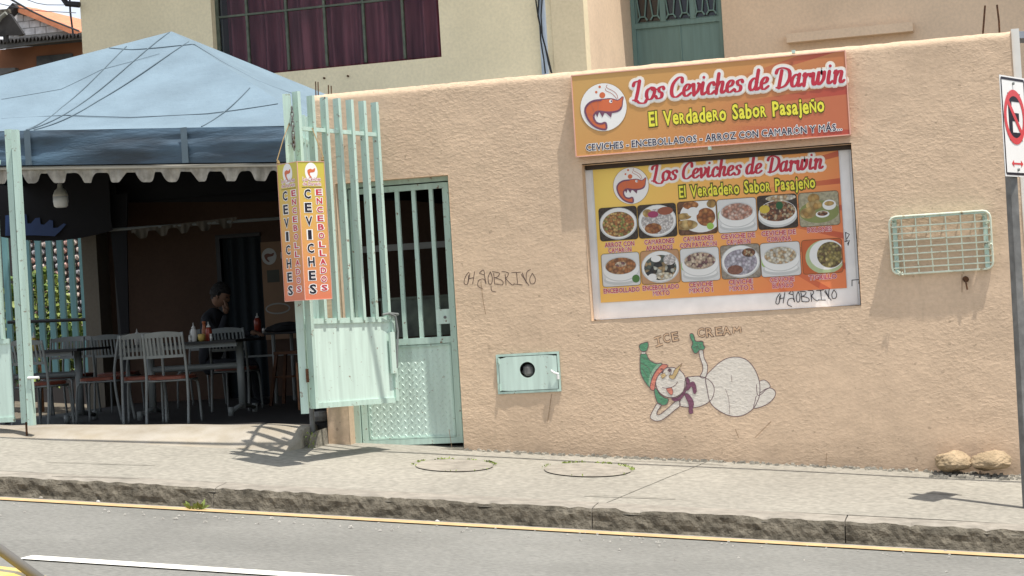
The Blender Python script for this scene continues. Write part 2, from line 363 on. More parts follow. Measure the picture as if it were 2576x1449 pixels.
M_teal = worn('teal painted steel', (.155, .255, .23), rust=(.03, .05, .045), amt=.7)
M_fence = worn('blue green fence paint', (.17, .36, .37), amt=.7)
M_black = flat('black steel', (.012, .012, .013), .5)
M_dark = flat('dark cloth', (.012, .012, .014), .9)
M_grey = flat('grey painted steel', (.19, .205, .2), .4, .08)
M_post = mat('galvanised post paint', (.17, .17, .165), .5, .2, 12)
M_white = flat('white plastic', (.75, .75, .73), .4)
M_rust = mat('rusty steel', (.10, .045, .02), .9, .3, 30)
M_conc = mat('rough concrete', (.26, .24, .2), .95, .25, 14, .8, 30, dist=.01)
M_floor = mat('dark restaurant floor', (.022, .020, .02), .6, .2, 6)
M_seat = flat('red brown seat', (.16, .04, .022), .35)
M_wood = mat('brown wood', (.12, .05, .022), .6, .2, 20)
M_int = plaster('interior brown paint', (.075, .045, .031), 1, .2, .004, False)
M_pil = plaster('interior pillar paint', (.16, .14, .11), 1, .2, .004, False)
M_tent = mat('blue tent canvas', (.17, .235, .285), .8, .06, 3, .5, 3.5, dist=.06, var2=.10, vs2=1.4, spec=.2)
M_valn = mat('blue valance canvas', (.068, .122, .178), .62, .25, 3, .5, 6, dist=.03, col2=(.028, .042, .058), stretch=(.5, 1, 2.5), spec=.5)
M_seam_shade = flat('dark tent seam and drawn shadow', (.10, .14, .17), .8)  # shared by the seam, the valance strips and the drawn shadow lines
M_scal = mat('dusty white canvas', (.40, .37, .32), .85, .2, 14)
M_blue_lit = flat('blue lit cloth', (.01, .035, .12), .5)
M_leaf = mat('leaf green', (.09, .17, .035), .6, .35, 8, col2=(.03, .07, .015))
M_leaf2 = mat('leaf yellow green', (.22, .28, .06), .6, .3, 8)
M_soil = mat('earth', (.14, .12, .09), .95, .2, 10)

# ------------------------------------------------------------------ ground: one street falling to the right
p1 = P(1170, 1132, 0); p2 = P(2300, 1184, 0)
GB = (p2.z-p1.z)/(p2.x-p1.x); GC = .045; GA = p1.z - GB*p1.x
def gz(x, y): return GA + GB*x + GC*y
kp = Q(1288, 1268, GA, GB, GC); KY = kp.y
KH = .14
RC = -.02                                           # the road rises towards its crown
RA = gz(0, KY) - KH
def rz(x, y): return RA + GB*x + RC*(y-KY)
print('wall base', p1, p2, 'kerb y', KY, 'slope', GB)
def strip(name, y0, y1, zf0, zf1, m, lift=0, kind='structure', x0=-70, x1=70, parent=None, skirt=.0):
    mb = MB(); mb.add([(x0, y0, zf0(x0, y0)+lift), (x1, y0, zf0(x1, y0)+lift), (x1, y1, zf1(x1, y1)+lift), (x0, y1, zf1(x0, y1)+lift)], [(0, 1, 2, 3)])
    if skirt: mb.add([(x0, y0, zf0(x0, y0)-skirt), (x1, y0, zf0(x1, y0)-skirt), (x1, y0, zf0(x1, y0)+lift), (x0, y0, zf0(x0, y0)+lift)], [(0, 1, 2, 3)])
    return mb.build(name, m, parent, kind=kind)
def gr(x): return RA + GB*max(-70, min(70, x)) - .35
g = MB(); gxs = [-900, -70, -20, 20, 70, 900]
g.add([(x, y, gr(x)) for x in gxs for y in (-900, 900)], [(2*i, 2*i+2, 2*i+3, 2*i+1) for i in range(5)])
g.build('ground', M_soil, kind='structure')
strip('road', KY-9.5, KY+.05, rz, rz, M_road)
strip('road_gutter', KY-.17, KY+.04, rz, rz, M_gut, .004)
def on_road(px, py): return Q(px, py, RA-RC*KY, GB, RC)
ya = on_road(1288, 1326.5).y; yb = on_road(1288, 1333).y
strip('yellow_edge_line', yb, ya, rz, rz, M_yline, .008)
wa = on_road(430, 1423).y; wb = on_road(430, 1434).y
xl = on_road(38, 1411).x
strip('white_lane_line', wb, wa, rz, rz, M_wline, .008, x0=xl, x1=xl+4.2)
strip('white_lane_line', wb, wa, rz, rz, M_wline, .008, x0=xl+10, x1=xl+14)
far = strip('far_pavement', KY-13, KY-9.5, lambda x, y: rz(x, y)+.14, lambda x, y: rz(x, y)+.14, M_walk)
# pavement: slabs cast in place, joints recessed over a darker bed
bed = strip('pavement_bed', KY+.02, 0.3, lambda x, y: gz(x, y)-.03, lambda x, y: gz(x, y)-.03, M_conc)
jx0 = Q(1496, 1272, GA, GB, GC); jx1 = Q(1777, 1165, GA, GB, GC)
pav = bpy.data.objects.new('pavement', None); COL.objects.link(pav); pav['kind'] = 'structure'
TOPW = .24
def slab(xa0, xa1, xb0, xb1):                        # a: at kerb, b: at wall
    mb = MB(); n = 10; ys = [KY+TOPW+.004 + (.2-KY-TOPW)*i/n for i in range(n+1)]; m = max(2, int((xa1-xa0)/.5))
    vs = []
    for y in ys:
        t = (y-KY)/(0-KY)
        for j in range(m+1):
            xa = xa0+(xb0-xa0)*t; xb = xa1+(xb1-xa1)*t; x = xa+(xb-xa)*j/m
            edge = j in (0, m)
            vs.append((x + (noise.noise(V((y*4, x, 3)))*.012 if edge else 0), y, gz(x, y) + .006*noise.noise(V((x*.8, y*.8, 0)))))
    fs = [(i*(m+1)+j, i*(m+1)+j+1, (i+1)*(m+1)+j+1, (i+1)*(m+1)+j) for i in range(n) for j in range(m)]
    for j in (0, m):
        for i in range(n):
            a, b = i*(m+1)+j, (i+1)*(m+1)+j; k = len(vs); vs += [V(vs[a])-V((0, 0, .03)), V(vs[b])-V((0, 0, .03))]; fs.append((a, b, k+1, k))
    mb.add(vs, fs); return mb.build('slab', M_walk, pav, smooth=False)
sk = jx1.x-jx0.x; j0 = jx0.x
edges = [-22, j0-11.5, j0-7.7, j0, j0+3.72, j0+8.5, 22]
for a, b in zip(edges[:-1], edges[1:]): slab(a+.006, b-.006, a+sk+.006, b+sk-.006)
# kerb stones: top strip and a weathered, chipped face
kerb = bpy.data.objects.new('kerb', None); COL.objects.link(kerb); kerb['kind'] = 'structure'
def kerb_stone(x0, x1):
    n = max(2, int((x1-x0)/.03)); prof = [(TOPW, 0), (.10, 0), (.035, -.004), (.008, -.02), (-.004, -.045), (-.012, -.08), (-.02, -.115), (-.028, -KH-.01)]
    vs = []; k = len(prof)
    for i in range(n+1):
        x = x0+(x1-x0)*i/n
        chip = max(0, noise.noise(V((x*3.1, 0, 5))) + .8*noise.noise(V((x*8, 1, 5))) + .7*noise.noise(V((x*25, 1, 5))) - .30); chip = min(chip, .5)*.55
        for q, (dy, dz) in enumerate(prof):
            y = KY+dy; z = gz(x, KY+max(dy, 0)) + dz
            if q >= 1:
                nn = noise.noise(V((x*6, dz*22, 2.2)))*.015 + noise.noise(V((x*19, dz*60, 7)))*.013
                if q in (3, 4, 5, 6): y += nn + .01
                if q in (2, 3): z -= chip*.05; y += chip*.05
                if q == 4: y += chip*.05
                if q == 1: z -= chip*.02
                if q in (2, 3): z += noise.noise(V((x*13, 3, q*.3)))*.010; y += noise.noise(V((x*11, 8, 0)))*.012
            vs.append((x, y, z))
    fs = []; 
    for i in range(n):
        for q in range(k-1): fs.append((i*k+q, i*k+q+1, (i+1)*k+q+1, (i+1)*k+q))
    fs += [tuple(range(k)), tuple(n*k+q for q in range(k))[::-1]]
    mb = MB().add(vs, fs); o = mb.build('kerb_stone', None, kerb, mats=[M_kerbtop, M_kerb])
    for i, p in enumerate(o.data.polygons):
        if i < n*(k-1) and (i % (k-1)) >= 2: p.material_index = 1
    return o
kx = [j0-20.0, j0-14.1, j0-9.2, j0-6.9, j0-4.43, j0-2.62, j0, j0+1.6, j0+3.72, j0+8.5, 22]
for a, b in zip(kx[:-1], kx[1:]): kerb_stone(a+.004, b-.004)

# ------------------------------------------------------------------ the street wall
WX0 = P(803, 700, 0).x; WX1 = P(2556, 300, 0).x
ztA = P(830, 236, 0); ztB = P(2545, 79, 0)
def ztop(x): return ztA.z + (ztB.z-ztA.z)*(x-ztA.x)/(ztB.x-ztA.x)
ztm = (ztA.z+ztB.z)/2
dx0 = P(863, 790, 0).x; dx1 = P(1148, 790, 0).x; dzt = P(1000, 450, 0).z
nx0 = P(1476, 610, 0).x; nx1 = P(2154, 565, 0).x; nzt = (P(1465, 415, 0).z+P(2143, 362, 0).z)/2; nzb = (P(1487, 808, 0).z+P(2165, 768, 0).z)/2
mx0 = P(1251, 940, 0).x; mx1 = P(1410, 936, 0).x; mzt = P(1328, 888, 0).z; mzb = P(1332, 988, 0).z
mur = (P(1600, 900, 0).x, P(1960, 900, 0).x, P(1800, 1070, 0).z, P(1800, 805, 0).z)
gra = (P(1160, 700, 0).x, P(1360, 700, 0).x, P(1250, 730, 0).z, P(1250, 665, 0).z)
def damp(x, z):
    f = 1.0
    for (a, b, c, d) in (mur, gra):
        dx = max(a-x, 0, x-b); dz = max(c-z, 0, z-d); f = min(f, math.hypot(dx, dz)/.12)
    return min(f, 1)
def wdisp(x, z):
    return (noise.noise(V((x*2.3, z*2.6, 1)))*.004 + noise.noise(V((x*9, z*10, 4)))*.0032 + noise.noise(V((x*21, z*24, 9)))*.0016)*damp(x, z)
def lin(a, b, st): n = max(1, round((b-a)/st)); return [a+(b-a)*i/n for i in range(n)]
zg = -1.0
xs = lin(WX0, dx0, .035)+lin(dx0, dx1, .035)+lin(dx1, mx0, .035)+lin(mx0, mx1, .035)+lin(mx1, nx0, .035)+lin(nx0, nx1, .035)+lin(nx1, WX1, .035)+[WX1]
zlo = -.1
zs = [zg]+lin(zlo, mzb, .035)+lin(mzb, mzt, .035)+lin(mzt, nzb, .035)+lin(nzb, min(dzt, nzt), .035)+([min(dzt, nzt)] if abs(dzt-nzt) > .012 else [])+lin(max(dzt, nzt), ztm-.05, .035)+[ztm-.05, None]
e_ = 1e-5
wv = []; idx = {}
for i, x in enumerate(xs):
    for j, z in enumerate(zs):
        zz = ztop(x) + noise.noise(V((x*7, 0, 2)))*.006 + noise.noise(V((x*25, 0, 2)))*.004 if z is None else z
        y = wdisp(x, zz) + (.006 if z is None else 0)
        idx[i, j] = len(wv); wv.append((x, y, zz))
wf = []
for i in range(len(xs)-1):
    for j in range(len(zs)-1):
        xm = (xs[i]+xs[i+1])/2; z0_ = zs[j]; z1_ = zs[j+1] if zs[j+1] is not None else ztm; zm = (z0_+z1_)/2
        if dx0 < xm < dx1 and zm < dzt: continue
        if nx0 < xm < nx1 and nzb < zm < nzt: continue
        if mx0 < xm < mx1 and mzb < zm < mzt: continue
        wf.append((idx[i, j], idx[i+1, j], idx[i+1, j+1], idx[i, j+1]))
WT = .18
wm = MB().add(wv, wf)
last = len(zs)-1; n0 = len(wm.v)                      # top and back
for i, x in enumerate(xs):
    t = wv[idx[i, last]]; wm.v.append((x, WT, t[2]+noise.noise(V((x*6, 4, 2)))*.008)); wm.v.append((x, WT, ztop(x)-.5))
for i in range(len(xs)-1):
    wm.f.append((idx[i, last], idx[i+1, last], n0+2*(i+1), n0+2*i)); wm.f.append((n0+2*i, n0+2*(i+1), n0+2*(i+1)+1, n0+2*i+1))
y_ = .004
def quad(mb, a, b, c, d): mb.add([a, b, c, d], [(0, 1, 2, 3)])
def reveal(mb, x0, x1, z0, z1, dep, bottom=True):
    quad(mb, (x0, -y_, z0), (x0, -y_, z1), (x0, dep, z1), (x0, dep, z0)); quad(mb, (x1, -y_, z1), (x1, -y_, z0), (x1, dep, z0), (x1, dep, z1))
    quad(mb, (x0, -y_, z1), (x1, -y_, z1), (x1, dep, z1), (x0, dep, z1))
    if bottom: quad(mb, (x1, -y_, z0), (x0, -y_, z0), (x0, dep, z0), (x1, dep, z0))
rv = MB()
reveal(rv, dx0, dx1, zg, dzt, WT, False); reveal(rv, nx0, nx1, nzb, nzt, .15); reveal(rv, mx0, mx1, mzb, mzt, .10)
quad(rv, (WX0, -y_, ztop(WX0)), (WX0, -y_, zg), (WX0, WT, zg), (WX0, WT, ztop(WX0))); quad(rv, (WX1, -y_, zg), (WX1, -y_, ztop(WX1)), (WX1, WT, ztop(WX1)), (WX1, WT, zg))
# rear leaf of the wall, with the doorway left open
for (a, b, c, d) in ((WX0, dx0, zg, ztm-.02), (dx1, WX1, zg, ztm-.02), (dx0, dx1, dzt, ztm-.02)):
    quad(rv, (b, WT-.002, c), (a, WT-.002, c), (a, WT-.002, d), (b, WT-.002, d))
quad(rv, (nx0, .1495, nzb), (nx1, .1495, nzb), (nx1, .1495, nzt), (nx0, .1495, nzt)); quad(rv, (mx0, .0995, mzb), (mx1, .0995, mzb), (mx1, .0995, mzt), (mx0, .0995, mzt))
wall = wm.build('perimeter_wall', M_wall, smooth=True)
tag(wall, 'peach plastered street wall with rough stucco and hand painted drawings', 'wall')
rv.build('wall_reveals', M_jamb, wall)

# crumbs of mortar along the foot of the wall
crumb = MB()
for k in range(330):
    x = rnd(dx1, WX1); y = -abs(random.gauss(0, .03))-.01; s = rnd(.006, .022); z = gz(x, y)+s*.2
    crumb.hexa([(x-s+rnd(-.4, .4)*s, y-s, z-s), (x+s, y-s+rnd(-.4, .4)*s, z-s), (x+s, y+s, z-s), (x-s, y+s, z-s), (x-s*.6, y-s*.6, z+s*rnd(.2, .9)), (x+s*.6, y-s*.6, z+s*rnd(.2, .9)), (x+s*.5, y+s*.7, z+s*rnd(.2, .9)), (x-s*.6, y+s*.5, z+s*rnd(.2, .9))])
crumb.build('mortar_rubble', M_conc, kind='stuff')

# ---- drawings on the wall
def decal_mat(name, col): return plaster(name, col, 1, .5, .010, False)
D_white = decal_mat('chalky white paint', (.66, .61, .54)); D_green = decal_mat('green paint', (.11, .27, .16)); D_lgreen = decal_mat('pale green paint', (.26, .40, .28))
D_red = decal_mat('coral paint', (.60, .22, .16)); D_purp = decal_mat('purple paint', (.20, .085, .13)); D_line = decal_mat('dark marker line', (.16, .10, .11))
D_tan = decal_mat('tan paint', (.55, .40, .20)); D_mark = decal_mat('black marker', (.09, .055, .05)); D_wallc = decal_mat('bare plaster', (.60, .41, .265))
WP = Panel((0, 0, 0), (1, 0, 0), (0, 0, 1), (0, -1, 0))
def mz(zx, zy): q = P(1545.6+zx*.2, 805+zy*.2, 0); return (q.x, q.z)
mural = MB(); cnt = [0]
def mp_(pts, m_, name, parent, outline=True, smooth=True, lw=.005):
    cnt[0] += 1; d = .0006+cnt[0]*.00022; uv = [mz(*p) for p in pts]; mb = MB(); poly(mb, WP, uv, d, smooth)
    o = mb.build(name, m_, parent)
    if outline:
        l = MB(); ribbon(l, WP, catmull(uv, 5, True) if smooth else uv, lw, d+.0001, True); l.build('outline', D_line, o if parent is wall else parent)
    return o
feet = mp_([(1790,800),(1825,770),(1880,755),(1930,780),(1960,840),(1900,880),(1850,930),(1800,940)], D_white, 'snowman_drawing', wall); feet['label'] = 'chalky drawing of a snowman lying on its side in green hat and purple scarf'
sn = feet
mp_([(1790,950),(1850,905),(1900,870),(1960,855),(2010,880),(2028,930),(1990,1000),(1900,1070),(1760,1110),(1770,1020)], D_white, 'foot', sn)
mp_([(1150,720),(1230,620),(1330,530),(1440,475),(1560,467),(1660,500),(1740,580),(1795,680),(1828,800),(1828,930),(1800,1020),(1740,1120),(1640,1190),(1540,1212),(1440,1200),(1330,1150),(1250,1090),(1200,1020),(1170,880)], D_white, 'belly', sn)
mp_([(900,730),(980,712),(1060,708),(1140,725),(1210,770),(1252,840),(1250,930),(1210,1010),(1120,1070),(1010,1100),(900,1095),(820,1070),(840,980),(880,850)], D_white, 'chest', sn)
mp_([(1065,385),(1110,375),(1130,480),(1168,560),(1170,640),(1140,725),(1080,712),(1110,640),(1110,570),(1080,480)], D_white, 'raised_arm', sn)
mp_([(800,1010),(830,1070),(750,1140),(680,1200),(590,1260),(520,1270),(460,1240),(455,1200),(500,1110),(540,1050),(590,1070),(545,1140),(535,1185),(570,1190),(650,1130),(740,1050)], D_white, 'lower_arm', sn)
mp_([(510,860),(540,880),(570,930),(630,975),(675,990),(675,1030),(650,1065),(590,1070),(545,1040),(520,980),(503,900)], D_green, 'mitten', sn)
mp_([(712+190*math.cos(a/16*6.2832), 785+190*math.sin(a/16*6.2832)) for a in range(16)][::-1], D_white, 'head', sn)
mp_([(330,430),(400,425),(440,500),(520,545),(600,550),(520,640),(470,740),(450,850),(380,770),(330,660),(325,540)], D_green, 'hat', sn)
mp_([(540,560),(600,550),(530,640),(480,740),(455,840),(430,800),(445,700),(490,620)], D_lgreen, 'hat_stripe', sn, False)
mp_([(345,395),(315,350),(320,310),(360,290),(420,280),(425,340),(395,395)], D_green, 'pompom', sn)
mp_([(345,395),(392,395),(390,425),(340,425)], D_white, 'pompom_band', sn, True, False, .003)
mp_([(600,560),(675,575),(605,640),(545,710),(520,780),(500,880),(450,860),(470,750),(520,650)], D_red, 'hat_band', sn)
mp_([(950,180),(985,172),(1005,210),(1025,265),(1110,270),(1120,310),(1140,345),(1120,375),(1075,375),(1040,415),(1005,415),(985,375),(970,340),(985,290),(960,230)], D_green, 'pointing_mitten', sn)
mp_([(905,725),(940,745),(945,800),(900,890),(880,940),(830,1000),(760,1022),(720,985),(800,970),(870,900),(905,820)], D_purp, 'scarf', sn)
mp_([(885,930),(930,930),(985,1000),(1000,1060),(985,1120),(990,1170),(940,1170),(935,1060),(900,980)], D_purp, 'scarf', sn, True, True, .003)
mp_([(900,880),(940,800),(990,775),(1020,810),(1035,900),(1000,925),(980,850),(965,840),(930,880)], D_purp, 'scarf', sn, True, True, .003)
mp_([(690,720),(745,742),(790,680),(820,610),(855,545),(800,590),(760,625),(730,690),(700,690)], D_tan, 'nose', sn, True, True, .003)
mp_([(580,690),(630,665),(655,700),(605,740)], D_tan, 'cheek', sn, True, False, .003)
mp_([(655,862),(715,852),(738,900),(725,940),(690,925)], D_red, 'tongue', sn, True, True, .003)
for (a, b, c) in ((603, 655, 13), (695, 632, 17)):
    mp_([(a+c*math.cos(t/8*6.2832), b+c*1.3*math.sin(t/8*6.2832)) for t in range(8)][::-1], D_line, 'eye', sn, False)
fm = MB()
for s in ([(605,848),(660,858),(730,842),(775,812),(795,778)], [(585,630),(600,610),(620,650)], [(672,640),(690,612),(718,630),(705,690)]):
    ribbon(fm, WP, catmull([mz(*p) for p in s], 5), .0045, .0075)
for s in ([(340,470),(420,500)], [(335,540),(430,600),(470,700)], [(350,600),(420,720)], [(1040,300),(1060,360)], [(1075,300),(1090,350)], [(1000,350),(1030,330),(1040,380)], [(1470,690),(1480,780)], [(1400,870),(1440,1000),(1450,1180)]):
    ribbon(fm, WP, catmull([mz(*p) for p in s], 5), .0028, .0076)
fm.build('ink_line', D_line, sn)
ic = MB(); ib = MB()
for s, a, h, rot, wd in (('C', (628,290), 115, .16, 75), ('E', (735,268), 110, .12, 72), ('C', (1055,218), 112, .07, 80), ('R', (1160,212), 112, .05, 82), ('E', (1282,196), 105, .05, 74), ('A', (1370,190), 105, .06, 92)):
    u, v = mz(*a); k = abs(mz(100, 0)[0]-mz(0, 0)[0])/100
    text(WP, s, u, v, wd*k, h*k, .0008, None, None, off=.03 if s == 'M' else .055, rot=rot, mb=ic)
    text(WP, s, u, v, wd*k, h*k, .0013, None, None, off=-.005 if s == 'M' else .012, rot=rot, mb=ib)
for mb__, w__, dd__ in ((ic, .013, .0008), (ib, .006, .0013)):
    for a__, b__ in (((1500, 168), (1504, 86)), ((1504, 90), (1540, 135)), ((1540, 135), (1578, 82)), ((1578, 82), (1592, 160)), ((520, 335), (610, 302)), ((500, 232), (590, 205)), ((565, 318), (545, 220))):
        ribbon(mb__, WP, [mz(*a__), mz(*b__)], w__+.006, dd__, caps=False)
io = ic.build('ice_cream_lettering', D_mark, wall); io['label'] = 'hand drawn outline lettering above the snowman'
ib.build('lettering_inside', D_wallc, io)
TAGS = [[(140,115),(105,160),(90,230),(125,240),(138,150)], [(150,130),(130,235)], [(200,110),(180,238)], [(135,185),(192,172)],
 [(250,125),(290,92),(302,140),(255,128)], [(302,140),(320,238),(300,190),(245,200),(235,260),(282,290)],
 [(365,112),(342,170),(350,235),(378,235),(386,170),(365,112)], [(400,125),(410,235)], [(385,110),(460,125),(440,165),(410,172)], [(410,172),(490,205),(490,248),(410,238)],
 [(520,140),(530,250)], [(485,108),(550,120),(545,160),(522,175)], [(522,175),(565,225),(600,250),(615,235)], [(590,120),(680,116)], [(640,118),(650,232)], [(615,238),(700,248)],
 [(700,125),(738,215)], [(690,140),(770,255)], [(785,88),(745,120),(740,230)], [(805,128),(778,185),(790,235),(828,230),(836,180),(805,128)], [(372,260),(380,310),(420,322)]]
gm = MB()
for s in TAGS: ribbon(gm, WP, catmull([(lambda q: (q.x, q.z))(P(1146+a*.24, 657+b*.24, 0)) for a, b in s], 4), .0052, .0008+.00005*len(gm.v) % .0004)
go = gm.build('graffiti_tag', D_mark, wall); go['label'] = 'scratchy black marker tag between the small door and the signs'
# cracks and scrape marks
cm = MB()
for s in ([(1388,992),(1378,1060)], [(1210,710),(1216,760),(1222,790)], [(1940,1060),(1900,1100)], [(1130,1080),(1137,1125)], [(2080,1140),(2078,1165)], [(2420,690),(2420,735)], [(1850,1080),(1858,1100)],[(2160,560),(2158,620)]):
    ribbon(cm, WP, [(lambda q: (q.x, q.z))(P(a, b, 0)) for a, b in s], .004, .0045)
cm.build('scratch', decal_mat('grime line', (.30, .20, .13)), wall)

# ------------------------------------------------------------------ signs
Y_s = -.07
pA = P(1437, 193, Y_s); pB = P(2125, 125, Y_s); pC = P(1450, 396, Y_s); pD = P(2140, 337, Y_s)
sx0 = (pA.x+pC.x)/2; sx1 = (pB.x+pD.x)/2; sz0 = (pC.z+pD.z)/2; sz1 = (pA.z+pB.z)/2
print('sign', sx0, sx1, sz0, sz1, pA.x-pC.x, pB.x-pD.x, pA.z-pB.z, pC.z-pD.z)
WHT = flat('printed white', (.80, .79, .77), .45, .02); CRM = flat('printed cream', (.86, .74, .60), .45, .02); REDP = flat('printed crimson', (.50, .035, .06), .4, .05)
YELP = flat('printed yellow', (.80, .74, .07), .4, .03); DGR = flat('printed dark olive', (.10, .10, .02), .5, .05); NAV = flat('printed navy', (.02, .02, .055), .5, .02); BLK = flat('printed black', (.012, .01, .02), .5, .02)
SHR = flat('printed orange', (.62, .15, .06), .45, .05); SHL = flat('printed purple grey', (.18, .07, .12), .45, .05); VIO = flat('printed violet', (.10, .03, .14), .45, .02)
fx_ = P(1560, 350, Y_s)
M_sg = sign_mat('orange sign vinyl', (.56, .33, .105), (.57, .275, .085), (.50, .145, .065), sx0, sx1, sz0, sz1, sx0+.3, sz0+.25, (.42, .06, .04), 34)
sign = MB().box(sx0, sx1, Y_s, -.002, sz0, sz1).build('restaurant_sign', M_sg); tag(sign, 'long orange restaurant sign board with red script lettering fixed high on the peach wall', 'sign')
edg = flat('sign edge trim', (.75, .42, .33), .5)
tm = MB()
for a, b in (((sx0, sz0), (sx1, sz0)), ((sx0, sz1), (sx1, sz1)), ((sx0, sz0), (sx0, sz1)), ((sx1, sz0), (sx1, sz1))):
    tm.bar((a[0], Y_s-.001, a[1]), (b[0], Y_s-.001, b[1]), .008, .008)
tm.build('edge_trim', edg, sign)
SP = Panel((0, Y_s, 0), (1, 0, 0), (0, 0, 1), (0, -1, 0))
def s1(zx, zy): q = P(1416.8+zx*.2875, 116+zy*.2875, Y_s); return (q.x, q.z)
def m1(zx, zy): q = P(1436+zx*.3245, 347.8+zy*.3245, NY); return (q.x, q.z)
def logo(pan, fn, cx_, cy_, r, parent, d):
    """shrimp emblem; coordinates of the big sign: circle at (353, 535) radius 203"""
    k = r/203.0
    T = lambda x, y: fn(cx_+(x-353)*k, cy_+(y-535)*k)
    c = T(353, 535); e = T(556, 535); e2 = T(353, 325)
    mb = MB(); disc(mb, pan, c[0], c[1], abs(e[0]-c[0])*1.01+.003, abs(e2[1]-c[1])+.003, d, 40); mb.build('emblem_rim', flat('emblem rim', (.42, .25, .10), .5), parent)
    mb = MB(); disc(mb, pan, c[0], c[1], abs(e[0]-c[0]), abs(e2[1]-c[1]), d+.0012, 40); mb.build('emblem_disc', WHT, parent)
    body = [(345,470),(420,464),(475,478),(505,462),(522,446),(516,485),(512,525),(495,558),(450,576),(380,580),(310,572),(278,590),(268,625),(290,668),(330,680),(372,672),(377,725),(330,726),(268,698),(218,640),(193,570),(208,520),(260,482)]
    uv = [T(*p) for p in body]
    mb = MB(); ribbon(mb, pan, catmull(uv, 4, True), 16*k*abs(fn(1, 0)[0]-fn(0, 0)[0]), d+.0019, True); mb.build('shrimp_outline', SHL, parent)
    mb = MB(); poly(mb, pan, uv, d+.0024); mb.build('shrimp', SHR, parent)
    mb = MB()
    for q in ([(280,582),(315,576),(300,622)], [(318,578),(365,580),(345,622)], [(368,580),(430,576),(420,626)]): poly(mb, pan, [T(*p) for p in q], d+.0030, False)
    mb.build('shrimp_leg', SHL, parent)
    mb = MB(); u1 = abs(fn(1, 0)[0]-fn(0, 0)[0])*k
    for q in ([(300,480),(308,520),(300,575)], [(240,500),(262,545),(278,590)], [(205,590),(245,600),(268,620)], [(240,668),(270,655),(290,668)]): ribbon(mb, pan, catmull([T(*p) for p in q], 4), 3.5*u1, d+.0032)
    for q in ([(385,340),(380,362),(440,395),(470,425),(480,460)], [(370,372),(375,390),(425,415),(460,450),(468,465)]): ribbon(mb, pan, catmull([T(*p) for p in q], 4), 5*u1, d+.0018)
    mb.build('emblem_line', flat('emblem line', (.45, .16, .12), .5), parent)
    mb = MB()
    for (a, b, rr) in ((343, 430, 26), (320, 357, 11), (290, 403, 11)): c_ = T(a, b); disc(mb, pan, *c_, rr*u1, rr*u1, d+.0018, 16)
    mb.build('emblem_dot', SHR, parent)
    mb = MB(); c_ = T(418, 483); disc(mb, pan, *c_, 15*u1, 15*u1, d+.0033, 12); mb.build('eye_white', WHT, parent)
    mb = MB(); c_ = T(424, 482); disc(mb, pan, *c_, 7*u1, 7*u1, d+.0036, 10); mb.build('eye', VIO, parent)
logo(SP, s1, 353, 535, 203, sign, .002)
a = s1(600, 478); b = s1(2425, 330); c = s1(640, 375)
script(SP, 'Los Ceviches de Darwin', a[0], a[1], b[0]-a[0]+.03, (s1(700, 364)[1]-s1(700, 462)[1])*1.02, .002, (CRM, WHT, REDP), sign)
a = s1(755, 688); b = s1(2285, 585); h = s1(755, 556)[1]-a[1]
t2 = 'El Ve^Rdade^Ro Sabo^R Pasaje^Ño'
for nm, off, mt, dd in (('letter_outline', .085, DGR, .002), ('lettering', .028, YELP, .0034)): jumble(SP, t2, a[0], (a[1]+b[1])/2, b[0]-a[0], h*.98, h*.70, dd, mt, sign, off, nm)
a = s1(203, 908); b = s1(2440, 745); h = s1(203, 845)[1]-a[1]
for nm, off, mt, dd in (('letter_outline', .075, WHT, .002), ('lettering', .012, NAV, .0034)): text(SP, 'CEVICHES - ENCEBOLLADOS - ARROZ CON CAMARÓN Y MÁS...', a[0], (a[1]+b[1])/2, b[0]-a[0], h*.97, dd, mt, sign, off=off, name=nm)
mb = MB()
for (a, b) in ((1283, 893), (2015, 50)):
    q = s1(a, b); mb.box(q[0]-.012, q[0]+.012, Y_s-.012, Y_s+.03, q[1]-.012, q[1]+.012)
mb.build('fixing_clip', M_mint, sign)

# menu sheet in its niche
NY = .105
white = mat('dusty white sheet metal', (.80, .80, .80), .4, .08, 5, col2=(.68, .68, .68))
menu = MB().box(nx0+.012, nx1-.008, NY, NY+.03, nzb+.004, nzt-.02).build('menu_board', white); tag(menu, 'white framed menu board with twelve dish photographs set into a niche in the wall', 'menu board')
fr = MB(); fr.bar((nx0+.006, NY-.012, nzt-.010), (nx1-.004, NY-.012, nzt-.010), .05, .016); fr.bar((nx1-.006, NY-.01, nzb), (nx1-.006, NY-.01, nzt), .012, .04); fr.build('window_frame', flat('dark brown frame', (.045, .03, .02), .5), menu)
for px in (1488, 2138):
    q = P(px, 600, NY).x; sl_ = MB(); sl_.box(q-.03, q+.03, NY-.005, NY-.0002, nzb+.01, nzt-.03); sl_.build('side_stile', white, menu)
MP = Panel((0, NY, 0), (1, 0, 0), (0, 0, 1), (0, -1, 0))
q0 = m1(172, 220); q1 = m1(2072, 68); q2 = m1(2140, 1160); q3 = m1(232, 1275)
bx0 = (q0[0]+q3[0])/2; bx1 = (q1[0]+q2[0])/2; bz1 = (q0[1]+q1[1])/2; bz0 = (q2[1]+q3[1])/2
M_mg = sign_mat('menu print', (.80, .57, .12), (.80, .41, .10), (.70, .20, .07), bx0, bx1, bz0, bz1, bx0+.6, bz0+.75, (.45, .07, .03), 40, True, (.6, 1.0))
ban = MB().box(bx0, bx1, NY-.007, NY-.0052, bz0, bz1).build('menu_print', M_mg, menu)
MP = Panel((0, NY-.0072, 0), (1, 0, 0), (0, 0, 1), (0, -1, 0))
logo(MP, m1, 468, 368, 137, ban, .001)
a = m1(622, 338); b = m1(1935, 245)
script(MP, 'Los Ceviches de Darwin', a[0], a[1]+.004, b[0]-a[0]+.02, (m1(700, 258)[1]-m1(700, 330)[1]), .001, (CRM, WHT, REDP), ban)
